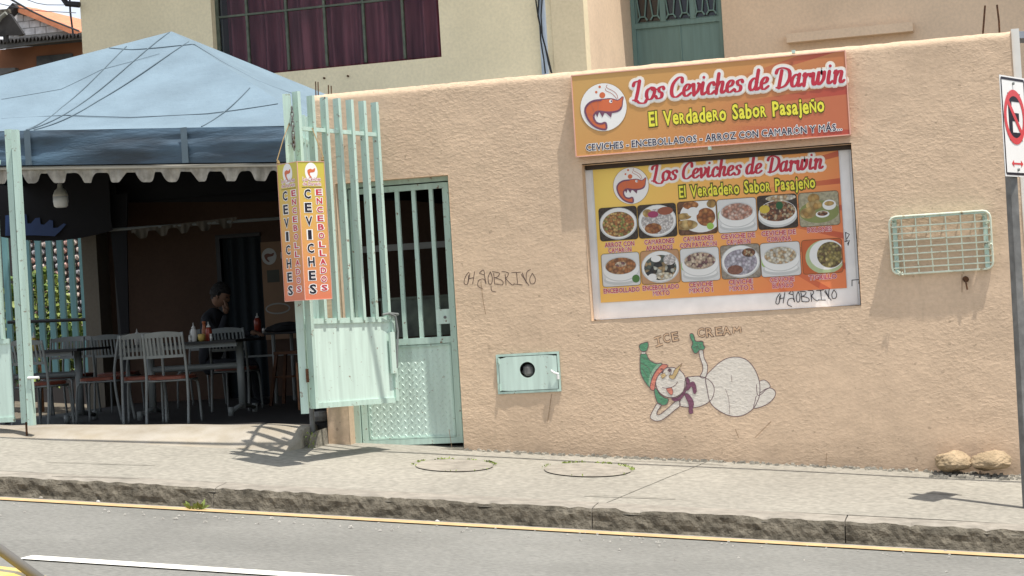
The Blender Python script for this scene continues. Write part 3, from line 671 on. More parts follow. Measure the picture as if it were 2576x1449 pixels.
a = m1(845, 462); b = m1(1895, 382); h = m1(845, 366)[1]-a[1]
for nm, off, mt, dd in (('letter_outline', .11, DGR, .001), ('lettering', .02, YELP, .0024)): jumble(MP, t2, a[0], (a[1]+b[1])/2, b[0]-a[0], h*.98, h*.70, dd, mt, ban, off, nm)
u1m = abs(m1(101, 600)[0]-m1(1, 600)[0])/100
TW, TH_ = 292*u1m, 250*u1m
brd = flat('plate white print', (.72, .72, .70), .4, .02); brd2 = flat('plate shade print', (.50, .51, .50), .4, .02); grn = flat('lime print', (.30, .48, .10), .4); dkw = flat('dark table print', (.06, .045, .035), .5, .3, vs=60)
tbg = {'w': flat('white cloth print', (.62, .62, .61), .4, .03), 'd': dkw, 'g': flat('grey wood print', (.30, .26, .21), .5, .2, vs=50), 'b': flat('brown board print', (.16, .08, .045), .5, .3, vs=40), 'o': flat('orange cloth print', (.50, .12, .04), .5), 's': flat('sand print', (.48, .27, .14), .5), 'y': flat('linen print', (.38, .35, .24), .5, .2, vs=50)}
F_ = {'rice': food('rice print', [(.5,.25,.08),(.42,.16,.05),(.62,.42,.16),(.25,.12,.04),(.3,.3,.08)], 95), 'apan': food('breaded print', [(.42,.16,.05),(.30,.10,.03),(.5,.22,.07)], 60),
 'white': food('white rice print', [(.7,.66,.64),(.6,.55,.52),(.74,.7,.66)], 120), 'pink': food('pink broth print', [(.55,.30,.22),(.6,.38,.30),(.48,.22,.15),(.68,.5,.42)], 80), 'brown': food('brown stew print', [(.16,.06,.03),(.24,.10,.05),(.5,.4,.25),(.10,.05,.03),(.35,.16,.07)], 90),
 'gold': food('golden print', [(.55,.36,.12),(.48,.28,.08),(.62,.44,.18)], 40), 'oran': food('orange broth print', [(.48,.22,.08),(.42,.17,.06),(.55,.32,.15),(.3,.13,.06)], 70), 'black': food('black broth print', [(.03,.03,.03),(.05,.04,.03),(.5,.5,.42),(.10,.12,.10),(.03,.03,.03),(.4,.28,.14)], 60),
 'mix': food('mixed seafood print', [(.6,.46,.34),(.5,.36,.26),(.2,.10,.10),(.66,.54,.4)], 75), 'viol': food('rice and beans print', [(.5,.48,.54),(.6,.58,.64),(.42,.38,.44)], 70), 'cream': food('cream seafood print', [(.64,.55,.38),(.72,.66,.5),(.52,.36,.2),(.7,.66,.56)], 75), 'green': food('green mash print', [(.30,.24,.07),(.22,.17,.06),(.44,.36,.14),(.16,.10,.04)], 80)}
def dish(cx_, cy_, kind, bgk, fk):
    u, v = m1(cx_, cy_); o = MB(); rrect(o, MP, u, v, TW, TH_, .022, .0012)
    t = o.build('dish_photo', tbg[bgk], ban)
    rim = MB(); pts = []
    for (sx, sy, a0) in ((1, 1, 0), (-1, 1, 90), (-1, -1, 180), (1, -1, 270)):
        for k in range(4): a = math.radians(a0+30*k); pts.append((u+sx*(TW/2-.022)+.022*math.cos(a), v+sy*(TH_/2-.022)+.022*math.sin(a)))
    ribbon(rim, MP, pts, .003, .0034, True); rim.build('photo_border', flat('photo border', (.10, .07, .03), .5), t)
    def E(du, dv, ru, rv, m_, d, nm):
        # ellipse clipped to the tile
        pts = []
        for i in range(32):
            a = 2*math.pi*i/32; x = max(-.485, min(.485, du+ru*math.cos(a))); y = max(-.485, min(.485, dv+rv*math.sin(a)))
            if abs(x) > .44 and abs(y) > .43: x = math.copysign(.455, x); y = math.copysign(.45, y)
            pts.append((u+x*TW, v+y*TH_))
        mb = MB(); mb.add([MP.at(a_, b_, d) for a_, b_ in pts], [tuple(range(32))]); mb.build(nm, m_, t)
    if kind == 'plate': E(0, 0, .5, .48, brd2, .0016, 'plate'); E(0, .01, .47, .455, brd, .0019, 'plate'); E(0, -.02, .42, .38, F_[fk], .0024, 'food')
    if kind == 'bowl': E(0, -.30, .46, .16, brd2, .0015, 'saucer'); E(0, -.26, .42, .12, brd, .0017, 'saucer'); E(0, -.02, .47, .34, brd2, .0019, 'bowl'); E(0, .01, .47, .34, brd, .0021, 'bowl'); E(0, .12, .42, .27, brd2, .0023, 'bowl'); E(0, .11, .40, .25, F_[fk], .0026, 'food')
    return E
e = dish(370, 662, 'plate', 'd', 'rice')
e = dish(672, 640, 'plate', 'd', 'white'); e(-.12, -.22, .22, .16, F_['apan'], .0028, 'food'); e(-.1, .2, .14, .1, flat('onion print', (.32, .05, .12), .4), .0028, 'food'); e(.22, .28, .2, .12, flat('beans print', (.28, .09, .05), .4), .0027, 'food'); e(-.25, .25, .12, .12, F_['gold'], .0027, 'food')
e = dish(982, 615, 'x', 'b', 'rice'); e(.1, .05, .55, .5, brd, .0016, 'plate'); e(-.35, .06, .2, .1, F_['gold'], .0024, 'food'); e(-.3, -.2, .3, .15, F_['gold'], .0025, 'food'); e(.22, 0, .24, .27, F_['apan'], .0026, 'food'); e(-.15, .38, .2, .12, F_['apan'], .0024, 'food'); e(-.1, .18, .15, .14, brd, .0029, 'cup'); e(.32, -.28, .09, .1, grn, .003, 'lime'); e(.38, .38, .12, .12, F_['gold'], .0024, 'food')
e = dish(1290, 598, 'bowl', 'w', 'pink'); e(-.42, .02, .07, .14, grn, .0018, 'lime')
e = dish(1603, 570, 'x', 'd', 'brown'); e(0, -.1, .5, .36, brd2, .0016, 'bowl'); e(0, -.03, .48, .37, brd, .0018, 'bowl'); e(0, .02, .45, .3, F_['brown'], .0022, 'food'); e(.1, .4, .38, .1, F_['cream'], .0023, 'food'); e(-.32, .1, .13, .12, flat('lemon print', (.55, .42, .06), .4), .0027, 'lemon'); e(.06, .18, .09, .12, flat('herb print', (.03, .10, .04), .5), .0028, 'herb')
e = dish(1925, 548, 'x', 'y', 'gold'); e(0, -.08, .5, .33, flat('leaf plate print', (.22, .25, .09), .5), .0016, 'plate'); e(-.12, .12, .2, .14, F_['gold'], .0022, 'food'); e(-.12, .32, .15, .14, F_['gold'], .0024, 'food'); e(-.28, -.1, .2, .16, F_['gold'], .0023, 'food'); e(.26, .1, .17, .15, brd, .0026, 'bowl'); e(.26, .14, .12, .07, F_['gold'], .0028, 'sauce'); e(.08, -.16, .17, .1, brd, .0026, 'bowl'); e(.08, -.14, .13, .07, F_['brown'], .0028, 'sauce')
e = dish(390, 1018, 'bowl', 'w', 'oran'); e(.38, -.3, .1, .12, flat('herb print', (.08, .18, .05), .5), .0029, 'lime'); e(0, .16, .15, .08, F_['mix'], .003, 'food')
e = dish(695, 997, 'plate', 's', 'black'); e(-.1, .25, .13, .1, brd, .0028, 'food'); e(-.22, -.3, .12, .11, brd, .0028, 'food'); e(.25, .2, .16, .16, F_['white'], .0027, 'food'); e(.1, -.28, .22, .11, F_['cream'], .0028, 'food')
e = dish(1003, 978, 'bowl', 'w', 'mix'); e(-.42, -.02, .07, .14, grn, .0018, 'lime')
e = dish(1317, 955, 'plate', 'g', 'viol'); e(-.15, -.24, .2, .14, flat('bean print', (.22, .10, .07), .4, .2, vs=60), .0028, 'food'); e(.22, .25, .17, .13, F_['brown'], .0028, 'food')
e = dish(1627, 938, 'bowl', 'w', 'cream'); e(-.42, -.06, .07, .14, grn, .0018, 'lime')
e = dish(1950, 915, 'x', 'o', 'green'); e(.08, -.02, .5, .5, flat('pale green plate print', (.42, .50, .28), .4), .0016, 'plate'); e(.12, .04, .44, .44, brd, .0019, 'plate'); e(.2, .03, .33, .38, F_['green'], .0024, 'food')
CAPS = [(380,822,'ARROZ CON'),(383,866,'CAMARÓN'),(688,800,'CAMARONES'),(688,848,'APANADOS'),(990,777,'CAMARONES'),(990,825,'CON PATACÓN'),(1298,757,'CEVICHE DE'),(1302,803,'CAMARÓN'),(1612,733,'CEVICHE DE'),(1616,780,'CORVINA'),(1930,708,'BOLONES'),
 (396,1178,'ENCEBOLLADO'),(700,1155,'ENCEBOLLADO'),(704,1200,'MIXTO'),(1010,1132,'CEVICHE'),(1012,1177,'MIXTO 1'),(1320,1112,'CEVICHE'),(1324,1160,'MIXTO 2'),(1640,1095,'CEVICHE'),(1645,1140,'BLANCO'),(1955,1075,'TIGRILLO')]
PNK = flat('caption pink white', (.74, .62, .62), .4)
for (x, y, s) in CAPS:
    u, v = m1(x, y+17); wd = len(s)*25*u1m
    lo_ = text(MP, s, u, v, wd, 36*u1m, .0012, PNK, ban, off=.08, center=True, name='caption'); text(MP, s, u, v, wd, 36*u1m, .0022, REDP, lo_, off=.02, center=True, name='lettering')
WP2 = Panel((0, NY, 0), (1, 0, 0), (0, 0, 1), (0, -1, 0)); gm = MB()
for s in TAGS[:-1]:
    pts = catmull([m1(1590+(a-90)*.63, 1290-(a-90)*.055-(250-b)*.62) for a, b in s], 4); ribbon(gm, WP2, pts, .0055, .006)
for s in ([(2130,730),(2135,800)], [(2130,730),(2160,745),(2140,780)], [(2125,800),(2150,795)], [(2145,820),(2160,790),(2150,830)], [(2180,1100),(2180,1145)], [(2180,1100),(2235,1095),(2232,1125)]):
    ribbon(gm, WP2, [m1(*p) for p in s], .006, .006)
go2 = gm.build('graffiti_tag', BLK, menu)
# ------------------------------------------------------------------ small door in the wall
DY = .135
door = thing('small_door', ((dx0+dx1)/2, DY, gz(dx0, 0)), 'mint green steel door with vertical bars above a diamond plate panel in the peach wall', 'door')
zb = P(1030, 1119, DY).z; zt = P(1000, 459, DY).z
fr = MB(); FW = .05
for (x0, x1, z0, z1) in ((dx0, dx0+FW, zb-.06, dzt), (dx1-FW+.012, dx1, zb-.06, dzt), (dx0+FW, dx1-FW+.012, dzt-.035, dzt)): fr.box(x0, x1, DY-.02, DY+.035, z0, z1)
fr.build('door_frame', M_mint, door)
lx0, lx1 = dx0+FW+.008, dx1-FW+.004
zmid = P(1060, 856, DY).z; ztop_ = dzt-.045
leaf = MB()
for (x0, x1, z0, z1) in ((lx0, lx0+.05, zb, ztop_), (lx1-.05, lx1, zb, ztop_), (lx0+.05, lx1-.05, ztop_-.045, ztop_), (lx0+.05, lx1-.05, zmid-.03, zmid+.02), (lx0+.05, lx1-.05, zb, zb+.045)): leaf.box(x0, x1, DY-.006, DY+.03, z0, z1)
leaf.build('leaf_frame', M_mint, door)
for px in (1004, 1046, 1090): 
    x = P(px, 600, DY).x
    b = MB(); b.box(x-.016, x+.016, DY+.0, DY+.028, zmid+.02, ztop_-.045); b.build('bar', M_mint, door)
for px in (897, 930, 963):
    x = P(px, 600, DY).x
    b = MB(); b.box(x-.016, x+.016, DY+.0, DY+.028, zmid+.02, ztop_-.045); b.build('bar', M_mint, door)
xl_ = P(1098, 800, DY).x
lk = MB(); lk.box(xl_, lx1-.05, DY-.002, DY+.024, P(1110, 815, DY).z, P(1110, 778, DY).z); lk.build('lock_plate', M_mint_sh, door)
lk = MB(); q = P(1120, 798, DY); lk.tube([(q.x, DY-.010, q.z), (q.x, DY+.02, q.z)], .012, 10); lk.build('keyhole', M_post, door)
pn = MB(); pn.box(lx0+.05, lx1-.05, DY+.012, DY+.018, zb+.045, zmid-.03); pn.build('lower_panel', M_mint_sh, door)
tr = MB(); c_ = .012
for (a, b) in (((lx0+.062, zb+.055), (lx1-.062, zb+.055)), ((lx0+.062, zmid-.045), (lx1-.062, zmid-.045)), ((lx0+.062, zb+.055), (lx0+.062, zmid-.045)), ((lx1-.062, zb+.055), (lx1-.062, zmid-.045))): tr.bar((a[0], DY+.006, a[1]), (b[0], DY+.006, b[1]), .012, .012)
tr.build('panel_bead', M_mint, door)
# raised lozenges of the plate
lz = MB(); x_a = lx0+.075; x_b = lx1-.07; st = .057; nn_ = 0
zz = zb+.075; row = 0
while zz < zmid-.07:
    xx = x_a + (st/2 if row % 2 else 0)
    while xx < x_b:
        a = .9 if row % 2 else -.9; c0, s0 = math.cos(a), math.sin(a); L_ = .017; w_ = .0055; q = []
        for (u, v) in ((-L_, 0), (0, -w_), (L_, 0), (0, w_)): q.append((xx+u*c0-v*s0, DY+.0118, zz+u*s0+v*c0))
        q.append((xx-L_*.4*c0, DY+.0085, zz-L_*.4*s0)); q.append((xx+L_*.4*c0, DY+.0085, zz+L_*.4*s0))
        lz.add(q, [(0, 1, 4), (1, 5, 4), (1, 2, 5), (2, 3, 5), (3, 4, 5), (3, 0, 4)]); xx += st
    zz += st/2; row += 1
lz.build('diamond_pattern', M_mint_sh, door, kind='stuff')
print('DOOR', zb, zt, zmid, dx0, dx1, gz(dx1,0), DY)
sill = MB(); sill.box(dx0, dx1, -.03, .3, gz(dx1, 0)-.1, zb-.03); sill.build('door_sill', M_conc, kind='structure')

# ------------------------------------------------------------------ folding gate, right leaf
def P3(px, py, Y): return P(px, py, Y)
ga = thing('folding_gate', P(775, 1040, -.1), 'pale mint folding gate leaf swung outward at right of the restaurant entrance', 'gate')
# second section: hinge stile H in front, free end E near the wall
YH, YE = -1.02, -.22
Hx = P(790, 1000, YH).x; Ex = P(995, 1000, YE).x
def gp(t, z, off=0.0):                               # point along the second section
    d = V((Ex-Hx, YE-YH, 0)); L_ = d.length; d.normalize(); n_ = V((-d.y, d.x, 0))
    sag = -.022*t
    return V((Hx, YH, 0)) + d*L_*t + n_*off + V((0, 0, z+sag))
dvec = V((Ex-Hx, YE-YH, 0)).normalized()
zT = P(749, 237, YH).z; zRail = P(757, 322, YH).z; zMid = P(785, 808, YH).z; zBot = P(793, 1028, YH).z
print('gate z', zT, zRail, zMid, zBot, 'len', V((Ex-Hx, YE-YH, 0)).length)
def gbar(name, t, z0, z1, wv_=.018, dp=.05, m=None):
    b = MB(); a = gp(t, z0); c = gp(t, z1); b.bar(a, c, wv_, dp, side=dvec)
    # angled tip
    return b.build(name, m or M_mint, ga)
gbar('stile', .0, zBot, zT+.02, .03, .058)
for i in range(1, 7): gbar('bar', i/6.35+.01, zMid, zT-.0*i, .028, .058)
gbar('stile', 1.0, zBot+.015, zMid+.03, .035, .05)
def grail(name, z, h, t0=.02, t1=.98, dp=.03, off=0):
    b = MB(); b.bar(gp(t0, z, off), gp(t1, z, off), h, dp, side=(0, 0, 1)); return b.build(name, M_mint, ga)
grail('rail', zRail, .03, .02, .955, .03); grail('rail', zMid, .04); grail('rail', zBot+.02, .04)
b = MB(); b.hexa([gp(.02, zBot+.03, -.004), gp(.98, zBot+.03, -.004), gp(.98, zBot+.03, .004), gp(.02, zBot+.03, .004), gp(.02, zMid-.01, -.004), gp(.98, zMid-.01, -.004), gp(.98, zMid-.01, .004), gp(.02, zMid-.01, .004)])
b.build('solid_panel', M_mint_sh, ga)
b = MB(); b.bar(gp(.955, zMid-.10, -.035), gp(.955, zMid-.42, -.035), .05, .02, side=dvec); b.build('lock_box', M_mint_sh, ga)
b = MB(); b.tube([gp(.86, zMid+.035, -.03), gp(.93, zMid+.045, -.04), gp(1.0, zMid+.02, -.05), gp(1.02, zMid-.10, -.05), gp(1.0, zMid-.25, -.045), gp(.99, zMid-.38, -.04)], .009, 8); b.tube([gp(.93, zMid+.045, -.03), gp(1.06, zMid+.035, -.03)], .011, 8)
b.build('latch', M_grey, ga)
# first section: from the pillar out to the hinge, seen almost edge on
Fx = P(800, 700, -.04).x; Nx = P(748, 700, -.98).x
def fp(t, z, off=0.0):
    a = V((Fx, -.05, 0)); c = V((Nx, -.98, 0)); d = (c-a); n_ = V((d.y, -d.x, 0)).normalized(); return a + d*t + n_*off + V((0, 0, z))
fd = (V((Nx, -.98, 0))-V((Fx, -.05, 0))).normalized()
b = MB(); b.bar(fp(0, zBot-.01), fp(0, zT-.06), .05, .05, side=fd); b.build('stile', M_mint, ga)
b = MB(); b.bar(fp(1, zBot-.0), fp(1, zT-.01), .05, .055, side=fd); b.build('stile', M_mint, ga)
for i in range(1, 6):
    b = MB(); b.bar(fp(i/6, zMid), fp(i/6, zT-.06-.02*(i < 3)), .02, .05, side=fd); b.build('bar', M_mint, ga)
for z, h in ((zRail-.03, .035), (zMid, .04), (zBot+.02, .04)):
    b = MB(); b.bar(fp(.03, z), fp(.97, z), h, .028, side=(0, 0, 1)); b.build('rail', M_mint, ga)
b = MB(); b.hexa([fp(.03, zBot+.03, -.004), fp(.97, zBot+.03, -.004), fp(.97, zBot+.03, .004), fp(.03, zBot+.03, .004), fp(.03, zMid, -.004), fp(.97, zMid, -.004), fp(.97, zMid, .004), fp(.03, zMid, .004)])
b.build('solid_panel', M_mint_sh, ga)
# outer stile hanging in front with the chain
q = P(722, 240, -1.08)
sx = P(744, 640, -1.08).x
b = MB(); b.bar((sx+.0, -1.08, zBot-.03), (sx+.0, -1.08, zT), .055, .05, side=(1, .3, 0)); b.build('hinge_stile', M_mint, ga)
for z in (zT-.35, .5*(zT+zBot)+.1, zBot+.25): b = MB(); b.tube([(sx+.045, -1.105, z-.05), (sx+.045, -1.105, z+.05)], .012, 8); b.build('hinge', M_rust, ga)
ch = MB()
for k in range(9):
    c = V((sx+.05+.004*k*0, -1.115, zT-.12-.035*k)); r = .017
    pts = [(c.x+(r*math.cos(a) if k % 2 else 0)*.6, c.y+(0 if k % 2 else r*math.cos(a))*.6, c.z+.024*math.sin(a)) for a in [i*math.pi/4 for i in range(8)]]
    ch.tube(pts, .0045, 6, closed=True)
ch.build('chain', M_post, ga)
b = MB(); e_ = P(757, 920, -1.08); b.bar((sx-.035, -1.09, zMid-.3), (sx-.035, -1.09, zBot), .012, .03, side=(1, 0, 0)); b.build('lock_edge', M_rust, ga)
foot = MB(); q = P(782, 1040, -.05); foot.tube([(q.x, -.03, gz(q.x, 0)-.05), (q.x, -.03, zBot+.05)], .022, 8); foot.build('drop_post', M_post, ga)
wh = MB(); q = P(805, 1046, .12); wh.lathe((q.x, .12, q.z-.05), [(.02, 0), (.06, .01), (.07, .05), (.06, .085), (.02, .09)], 14); o_ = wh.build('gas_regulator', M_post); tag(o_, 'small round dark metal pot half hidden behind the gate foot', 'pot')

# ------------------------------------------------------------------ left gate leaf, mostly outside the picture
gl = thing('folding_gate', P(50, 1065, -.35), 'pale mint gate leaf at the far left edge with twin upright stiles', 'gate')
def lp(px, py, Y=-.35): return P(px, py, Y)
def upright(name, px_t, py_t, py_b, Y, w_, d_, par):
    t = P(px_t, py_t, Y); zb_ = P(px_t+(py_b-py_t)*.057, py_b, Y).z; x = P(px_t+(py_b-py_t)*.03, (py_t+py_b)/2, Y).x
    b = MB(); b.box(x-w_/2, x+w_/2, Y-d_/2, Y+d_/2, zb_, t.z); return b.build(name, M_mint, par)
upright('stile', 21, 326, 1064, -.33, .05, .05, gl); upright('stile', 37, 327, 1070, -.39, .05, .05, gl)
zlm = P(20, 858, -.33).z; zlb = P(20, 1062, -.33).z; zlr = P(10, 407, -.33).z; xr = P(22, 700, -.33).x; xL = xr-.95
for z, h in ((zlm, .04), (zlb+.02, .04), (zlr, .035)):
    b = MB(); b.box(xL, xr-.02, -.345, -.315, z-h/2, z+h/2); b.build('rail', M_mint, gl)
for k in range(7):
    x = xr-.08-.14*k; b = MB(); b.box(x-.012, x+.012, -.355, -.305, zlm+.02, P(5, 325, -.33).z); b.build('bar', M_mint, gl)
b = MB(); b.box(xL, xr-.02, -.334, -.326, zlb+.04, zlm-.02); b.build('solid_panel', M_mint_sh, gl)
b = MB(); q = P(70, 951, -.42); b.tube([(q.x, -.42, q.z), (q.x+.10, -.42, q.z)], .011, 8); b.build('handle', M_white, gl)
b = MB(); q = P(66, 1068, -.38); b.tube([(q.x, -.38, q.z+.02), (q.x, -.38, q.z-.09)], .01, 6); b.build('drop_bolt', M_rust, gl)

# ------------------------------------------------------------------ hanging box sign
z1 = P(752, 406, -1.42).z; z0 = P(763, 755, -1.42).z
eR = V((math.sin(math.radians(34)), math.cos(math.radians(34)), 0)); eL = V((-math.sin(math.radians(56)), math.cos(math.radians(56)), 0))
hx = P(757.5, 580, -1.42).x; WR, WL = .235, .255
hs = thing('hanging_sign', (hx, -1.42, z1), 'tall narrow yellow orange box sign hung from the open gate, letters running downward', 'sign')
def vgrad(name, top, bot, z0, z1):
    m = bpy.data.materials.new(name); m.use_nodes = True; n = m.node_tree; L = n.links; b = n.nodes['Principled BSDF']; b.inputs['Roughness'].default_value = .45
    g = n.nodes.new('ShaderNodeNewGeometry'); sp = n.nodes.new('ShaderNodeSeparateXYZ'); L.new(g.outputs['Position'], sp.inputs[0])
    mr = n.nodes.new('ShaderNodeMapRange'); mr.inputs[1].default_value = z0; mr.inputs[2].default_value = z1; L.new(sp.outputs[2], mr.inputs[0])
    rp = n.nodes.new('ShaderNodeValToRGB'); rp.color_ramp.elements[0].color = (*bot, 1); rp.color_ramp.elements[1].color = (*top, 1); q = rp.color_ramp.elements.new(.6); q.color = (.62, .36, .09, 1)
    L.new(mr.outputs[0], rp.inputs[0]); L.new(rp.outputs[0], b.inputs['Base Color']); return m
M_hs = vgrad('hanging sign vinyl', (.52, .47, .06), (.60, .17, .09), z0, z1)
c0 = V((hx, -1.42, 0)); cR = c0+eR*WR; cL = c0+eL*WL; cB = cR+eL*WL
b = MB(); b.hexa([V((p.x, p.y, z0)) for p in (c0, cR, cB, cL)]+[V((p.x, p.y, z1)) for p in (c0, cR, cB, cL)]); box_ = b.build('sign_box', M_hs, hs)
H_ = z1-z0
for (org, ex, nn, W_) in ((c0, eR, V((eR.y, -eR.x, 0)), WR), (cL, -eL, V((-eL.y, eL.x, 0))*1, WL)):
    if (CAM-org).dot(nn) < 0: nn = -nn
    pn_ = Panel(V((org.x, org.y, z0)), ex, (0, 0, 1), nn)
    k = W_/240.0                                     # 240 units across the face, as read from the photograph
    mb = MB(); disc(mb, pn_, W_*.5, H_*.925, W_*.235, W_*.29, .0012); mb.build('emblem_disc', WHT, box_)
    sh = [(-.75,.2),(-.2,.45),(.3,.35),(.75,.55),(.7,.1),(.3,-.05),(-.2,-.1),(-.25,-.4),(.05,-.75),(-.2,-.8),(-.6,-.4)]
    mb = MB(); poly(mb, pn_, [(W_*.5+x*W_*.19, H_*.925+y*W_*.22) for x, y in sh], .0020); mb.build('shrimp', SHR, box_)
    for j, s in enumerate(('Los Ceviches', 'de Darwin')):
        for nm, off, mt, dd in (('letter_outline', .10, WHT, .0012), ('lettering', 0, REDP, .002)): text(pn_, s, W_*.5, H_*(.862-.034*j), W_*.66, .026, dd, mt, box_, off=off, center=True, name=nm)
    mb = MB(); mb.hexa([pn_.at(u, v, d) for d in (.0005, .0012) for (u, v) in ((W_*.12, H_*.812), (W_*.86, H_*.812), (W_*.86, H_*.816), (W_*.12, H_*.816))]); mb.build('rule_line', DGR, box_)
    co_ = MB(); c2_ = MB(); r1 = MB(); r2 = MB()
    for i, ch_ in enumerate('CEVICHES'):
        v = H_*(.755-.0985*i)-.0; wd = .02 if ch_ == 'I' else .052
        text(pn_, ch_, W_*.31, v-.02, wd, .066, .0012, None, None, off=.085, center=True, mb=co_); text(pn_, ch_, W_*.31, v-.02, wd, .066, .0022, None, None, off=.03, center=True, mb=c2_)
    for i, ch_ in enumerate('ENCEBOLLADOS'):
        v = H_*(.768-.0632*i); wd = .046
        text(pn_, ch_, W_*.74, v-.01, wd, .042, .0012, None, None, off=.11, center=True, mb=r1); text(pn_, ch_, W_*.74, v-.01, wd, .042, .0022, None, None, off=.03, center=True, mb=r2)
    co_.build('letter_outline', WHT, box_); c2_.build('lettering', BLK, box_); r1.build('letter_outline', WHT, box_); r2.build('lettering', REDP, box_)
    mb = MB()
    for (u0__, v0__, u1__, v1__) in ((0, 0, W_, 0), (0, H_, W_, H_), (0, 0, 0, H_), (W_, 0, W_, H_)): mb.bar(pn_.at(u0__, v0__, .001), pn_.at(u1__, v1__, .001), .004, .004, side=tuple(nn))
    mb.build('edge_trim', edg, box_)
cd = MB(); tie = V((sx+.02, -1.09, P(735, 305, -1.09).z))
cd.tube([cL+V((0, 0, z1+.03)), cL*.5+tie*.5+V((0, 0, z1*.5+.03)), tie], .004, 6); cd.tube([cR+V((0, 0, z1+.03)), gp(.12, zT-.25, -.04)], .004, 6)
cd.lathe(cL+V((.01, 0, z1)), [(.008, 0), (.014, .012), (.006, .035)], 8); cd.lathe(cR+V((-.01, 0, z1)), [(.008, 0), (.014, .012), (.006, .035)], 8)
cd.build('cord', flat('brass brown cord', (.25, .17, .07), .5), hs)

# ------------------------------------------------------------------ meter box
mb_ = thing('meter_box', ((mx0+mx1)/2, 0, mzb), 'small mint metal meter cabinet with round dark hole set low in the peach wall', 'meter box')
b = MB(); e = .018
b.box(mx0, mx1, -.012, .05, mzt-e, mzt); b.box(mx0, mx1, -.012, .05, mzb, mzb+e); b.box(mx0, mx0+e, -.012, .05, mzb+e, mzt-e); b.box(mx1-e, mx1, -.012, .05, mzb+e, mzt-e)
b.build('frame', M_mint, mb_)
# door sheet with a real hole
hc = P(1328, 930, 0); hr = .061; b = MB(); x0, x1, z0_, z1_ = mx0+e+.004, mx1-e-.004, mzb+e+.004, mzt-e-.004
n_ = 32; ri = []; ro_ = []
for i in range(n_):
    a = 2*math.pi*i/n_+math.pi/4; c, s = math.cos(a), math.sin(a); ri.append((hc.x+hr*c, 0, hc.z+hr*s))
    t = min(((x1 if c > 0 else x0)-hc.x)/c if abs(c) > 1e-6 else 9, ((z1_ if s > 0 else z0_)-hc.z)/s if abs(s) > 1e-6 else 9); ro_.append((hc.x+t*c, 0, hc.z+t*s))
for y, fl in ((-.016, 0), (-.010, 1)):
    b.add([(p[0], y, p[2]) for p in ri]+[(p[0], y, p[2]) for p in ro_], [((i, (i+1) % n_, n_+(i+1) % n_, n_+i) if not fl else (i, n_+i, n_+(i+1) % n_, (i+1) % n_)) for i in range(n_)])
b.add([(p[0], -.016, p[2]) for p in ri]+[(p[0], -.010, p[2]) for p in ri], [(i, n_+i, n_+(i+1) % n_, (i+1) % n_) for i in range(n_)])
b.build('door', M_mint_sh, mb_)
b = MB(); b.box(mx0+e, mx1-e, .085, .092, mzb+e, mzt-e); b.build('back_plate', M_black, mb_)
b = MB(); b.lathe((hc.x, .03, hc.z-.05), [(.03, 0), (.045, .02), (.045, .07), (.02, .09)], 12); b.tube([(hc.x-.06, .05, hc.z-.02), (hc.x+.06, .05, hc.z+.03)], .012); b.build('meter', M_post, mb_)
b = MB(); q = P(1395, 938, -.03); b.tube([(q.x-.025, -.035, q.z+.02), (q.x, -.04, q.z), (q.x+.03, -.03, q.z-.01)], .009, 8); b.tube([(q.x+.025, -.03, q.z-.015), (q.x+.025, -.03, q.z-.05)], .012, 8); b.build('latch', M_white, mb_)
b = MB()
for z in (mzt-.05, mzb+.05): b.tube([(mx0+.022, -.02, z-.025), (mx0+.022, -.02, z+.025)], .008, 8)
b.build('hinge', M_mint, mb_)

# ------------------------------------------------------------------ wire cage
M_wire = worn('pale green galvanised wire', (.72, .78, .64), rust=(.35, .25, .12), amt=.6)
YC = -.10
def c3(zx, zy, Y=YC): return P(2125+zx*.2667, 450.8+zy*.2667, Y)
a = c3(420, 355); b2 = c3(1375, 295); c2 = c3(1398, 840); d2 = c3(440, 902)
cx0 = (a.x+d2.x)/2; cx1 = (b2.x+c2.x)/2; cz1 = (a.z+b2.z)/2; cz0 = (c2.z+d2.z)/2
cg = thing('wire_cage', ((cx0+cx1)/2, 0, cz0), 'shallow green white wire cage fixed to the blank part of the peach wall', 'wire cage')
def cy(z): return -.03-.06*(z-cz0)/(cz1-cz0)
def rr3(x0, x1, z0, z1, r, y):
    o = []
    for (x, z, a0) in ((x1-r, z1-r, 0), (x0+r, z1-r, 90), (x0+r, z0+r, 180), (x1-r, z0+r, 270)):
        for k in range(4): a_ = math.radians(a0+30*k); o.append((x+r*math.cos(a_), cy(z+r*math.sin(a_))+y, z+r*math.sin(a_)))
    return o
b = MB(); b.tube(rr3(cx0, cx1, cz0, cz1, .05, 0), .0075, 8, closed=True); b.build('front_hoop', M_wire, cg)
b = MB(); b.box(cx0+.03, cx1-.03, -.085, -.05, cz1-.018, cz1-.006); b.build('top_rail', M_mint, cg)
for px in (478, 1335):
    x = c3(px, 600, -.05).x; b = MB(); b.box(x-.016, x+.016, -.022, -.017, cz0+.02, cz1-.02); b.build('side_strap', M_mint, cg)
    b = MB(); b.box(x-.016, x+.016, -.03, 0.004, cz0+.01, cz0+.03); b.box(x-.016, x+.016, -.06, 0.004, cz1-.03, cz1-.02); b.build('bracket', M_mint, cg)
for k in range(7):
    z = cz1-.075-(cz1-cz0-.11)*k/6.2
    b = MB(); w0 = cy(z); b.tube([(cx0+.01, .0, z), (cx0-.002, w0*.6, z), (cx0+.02, w0, z), (cx1-.02, w0, z), (cx1+.002, w0*.6, z), (cx1-.01, 0, z)], .0056, 6); b.build('wire', M_wire, cg)
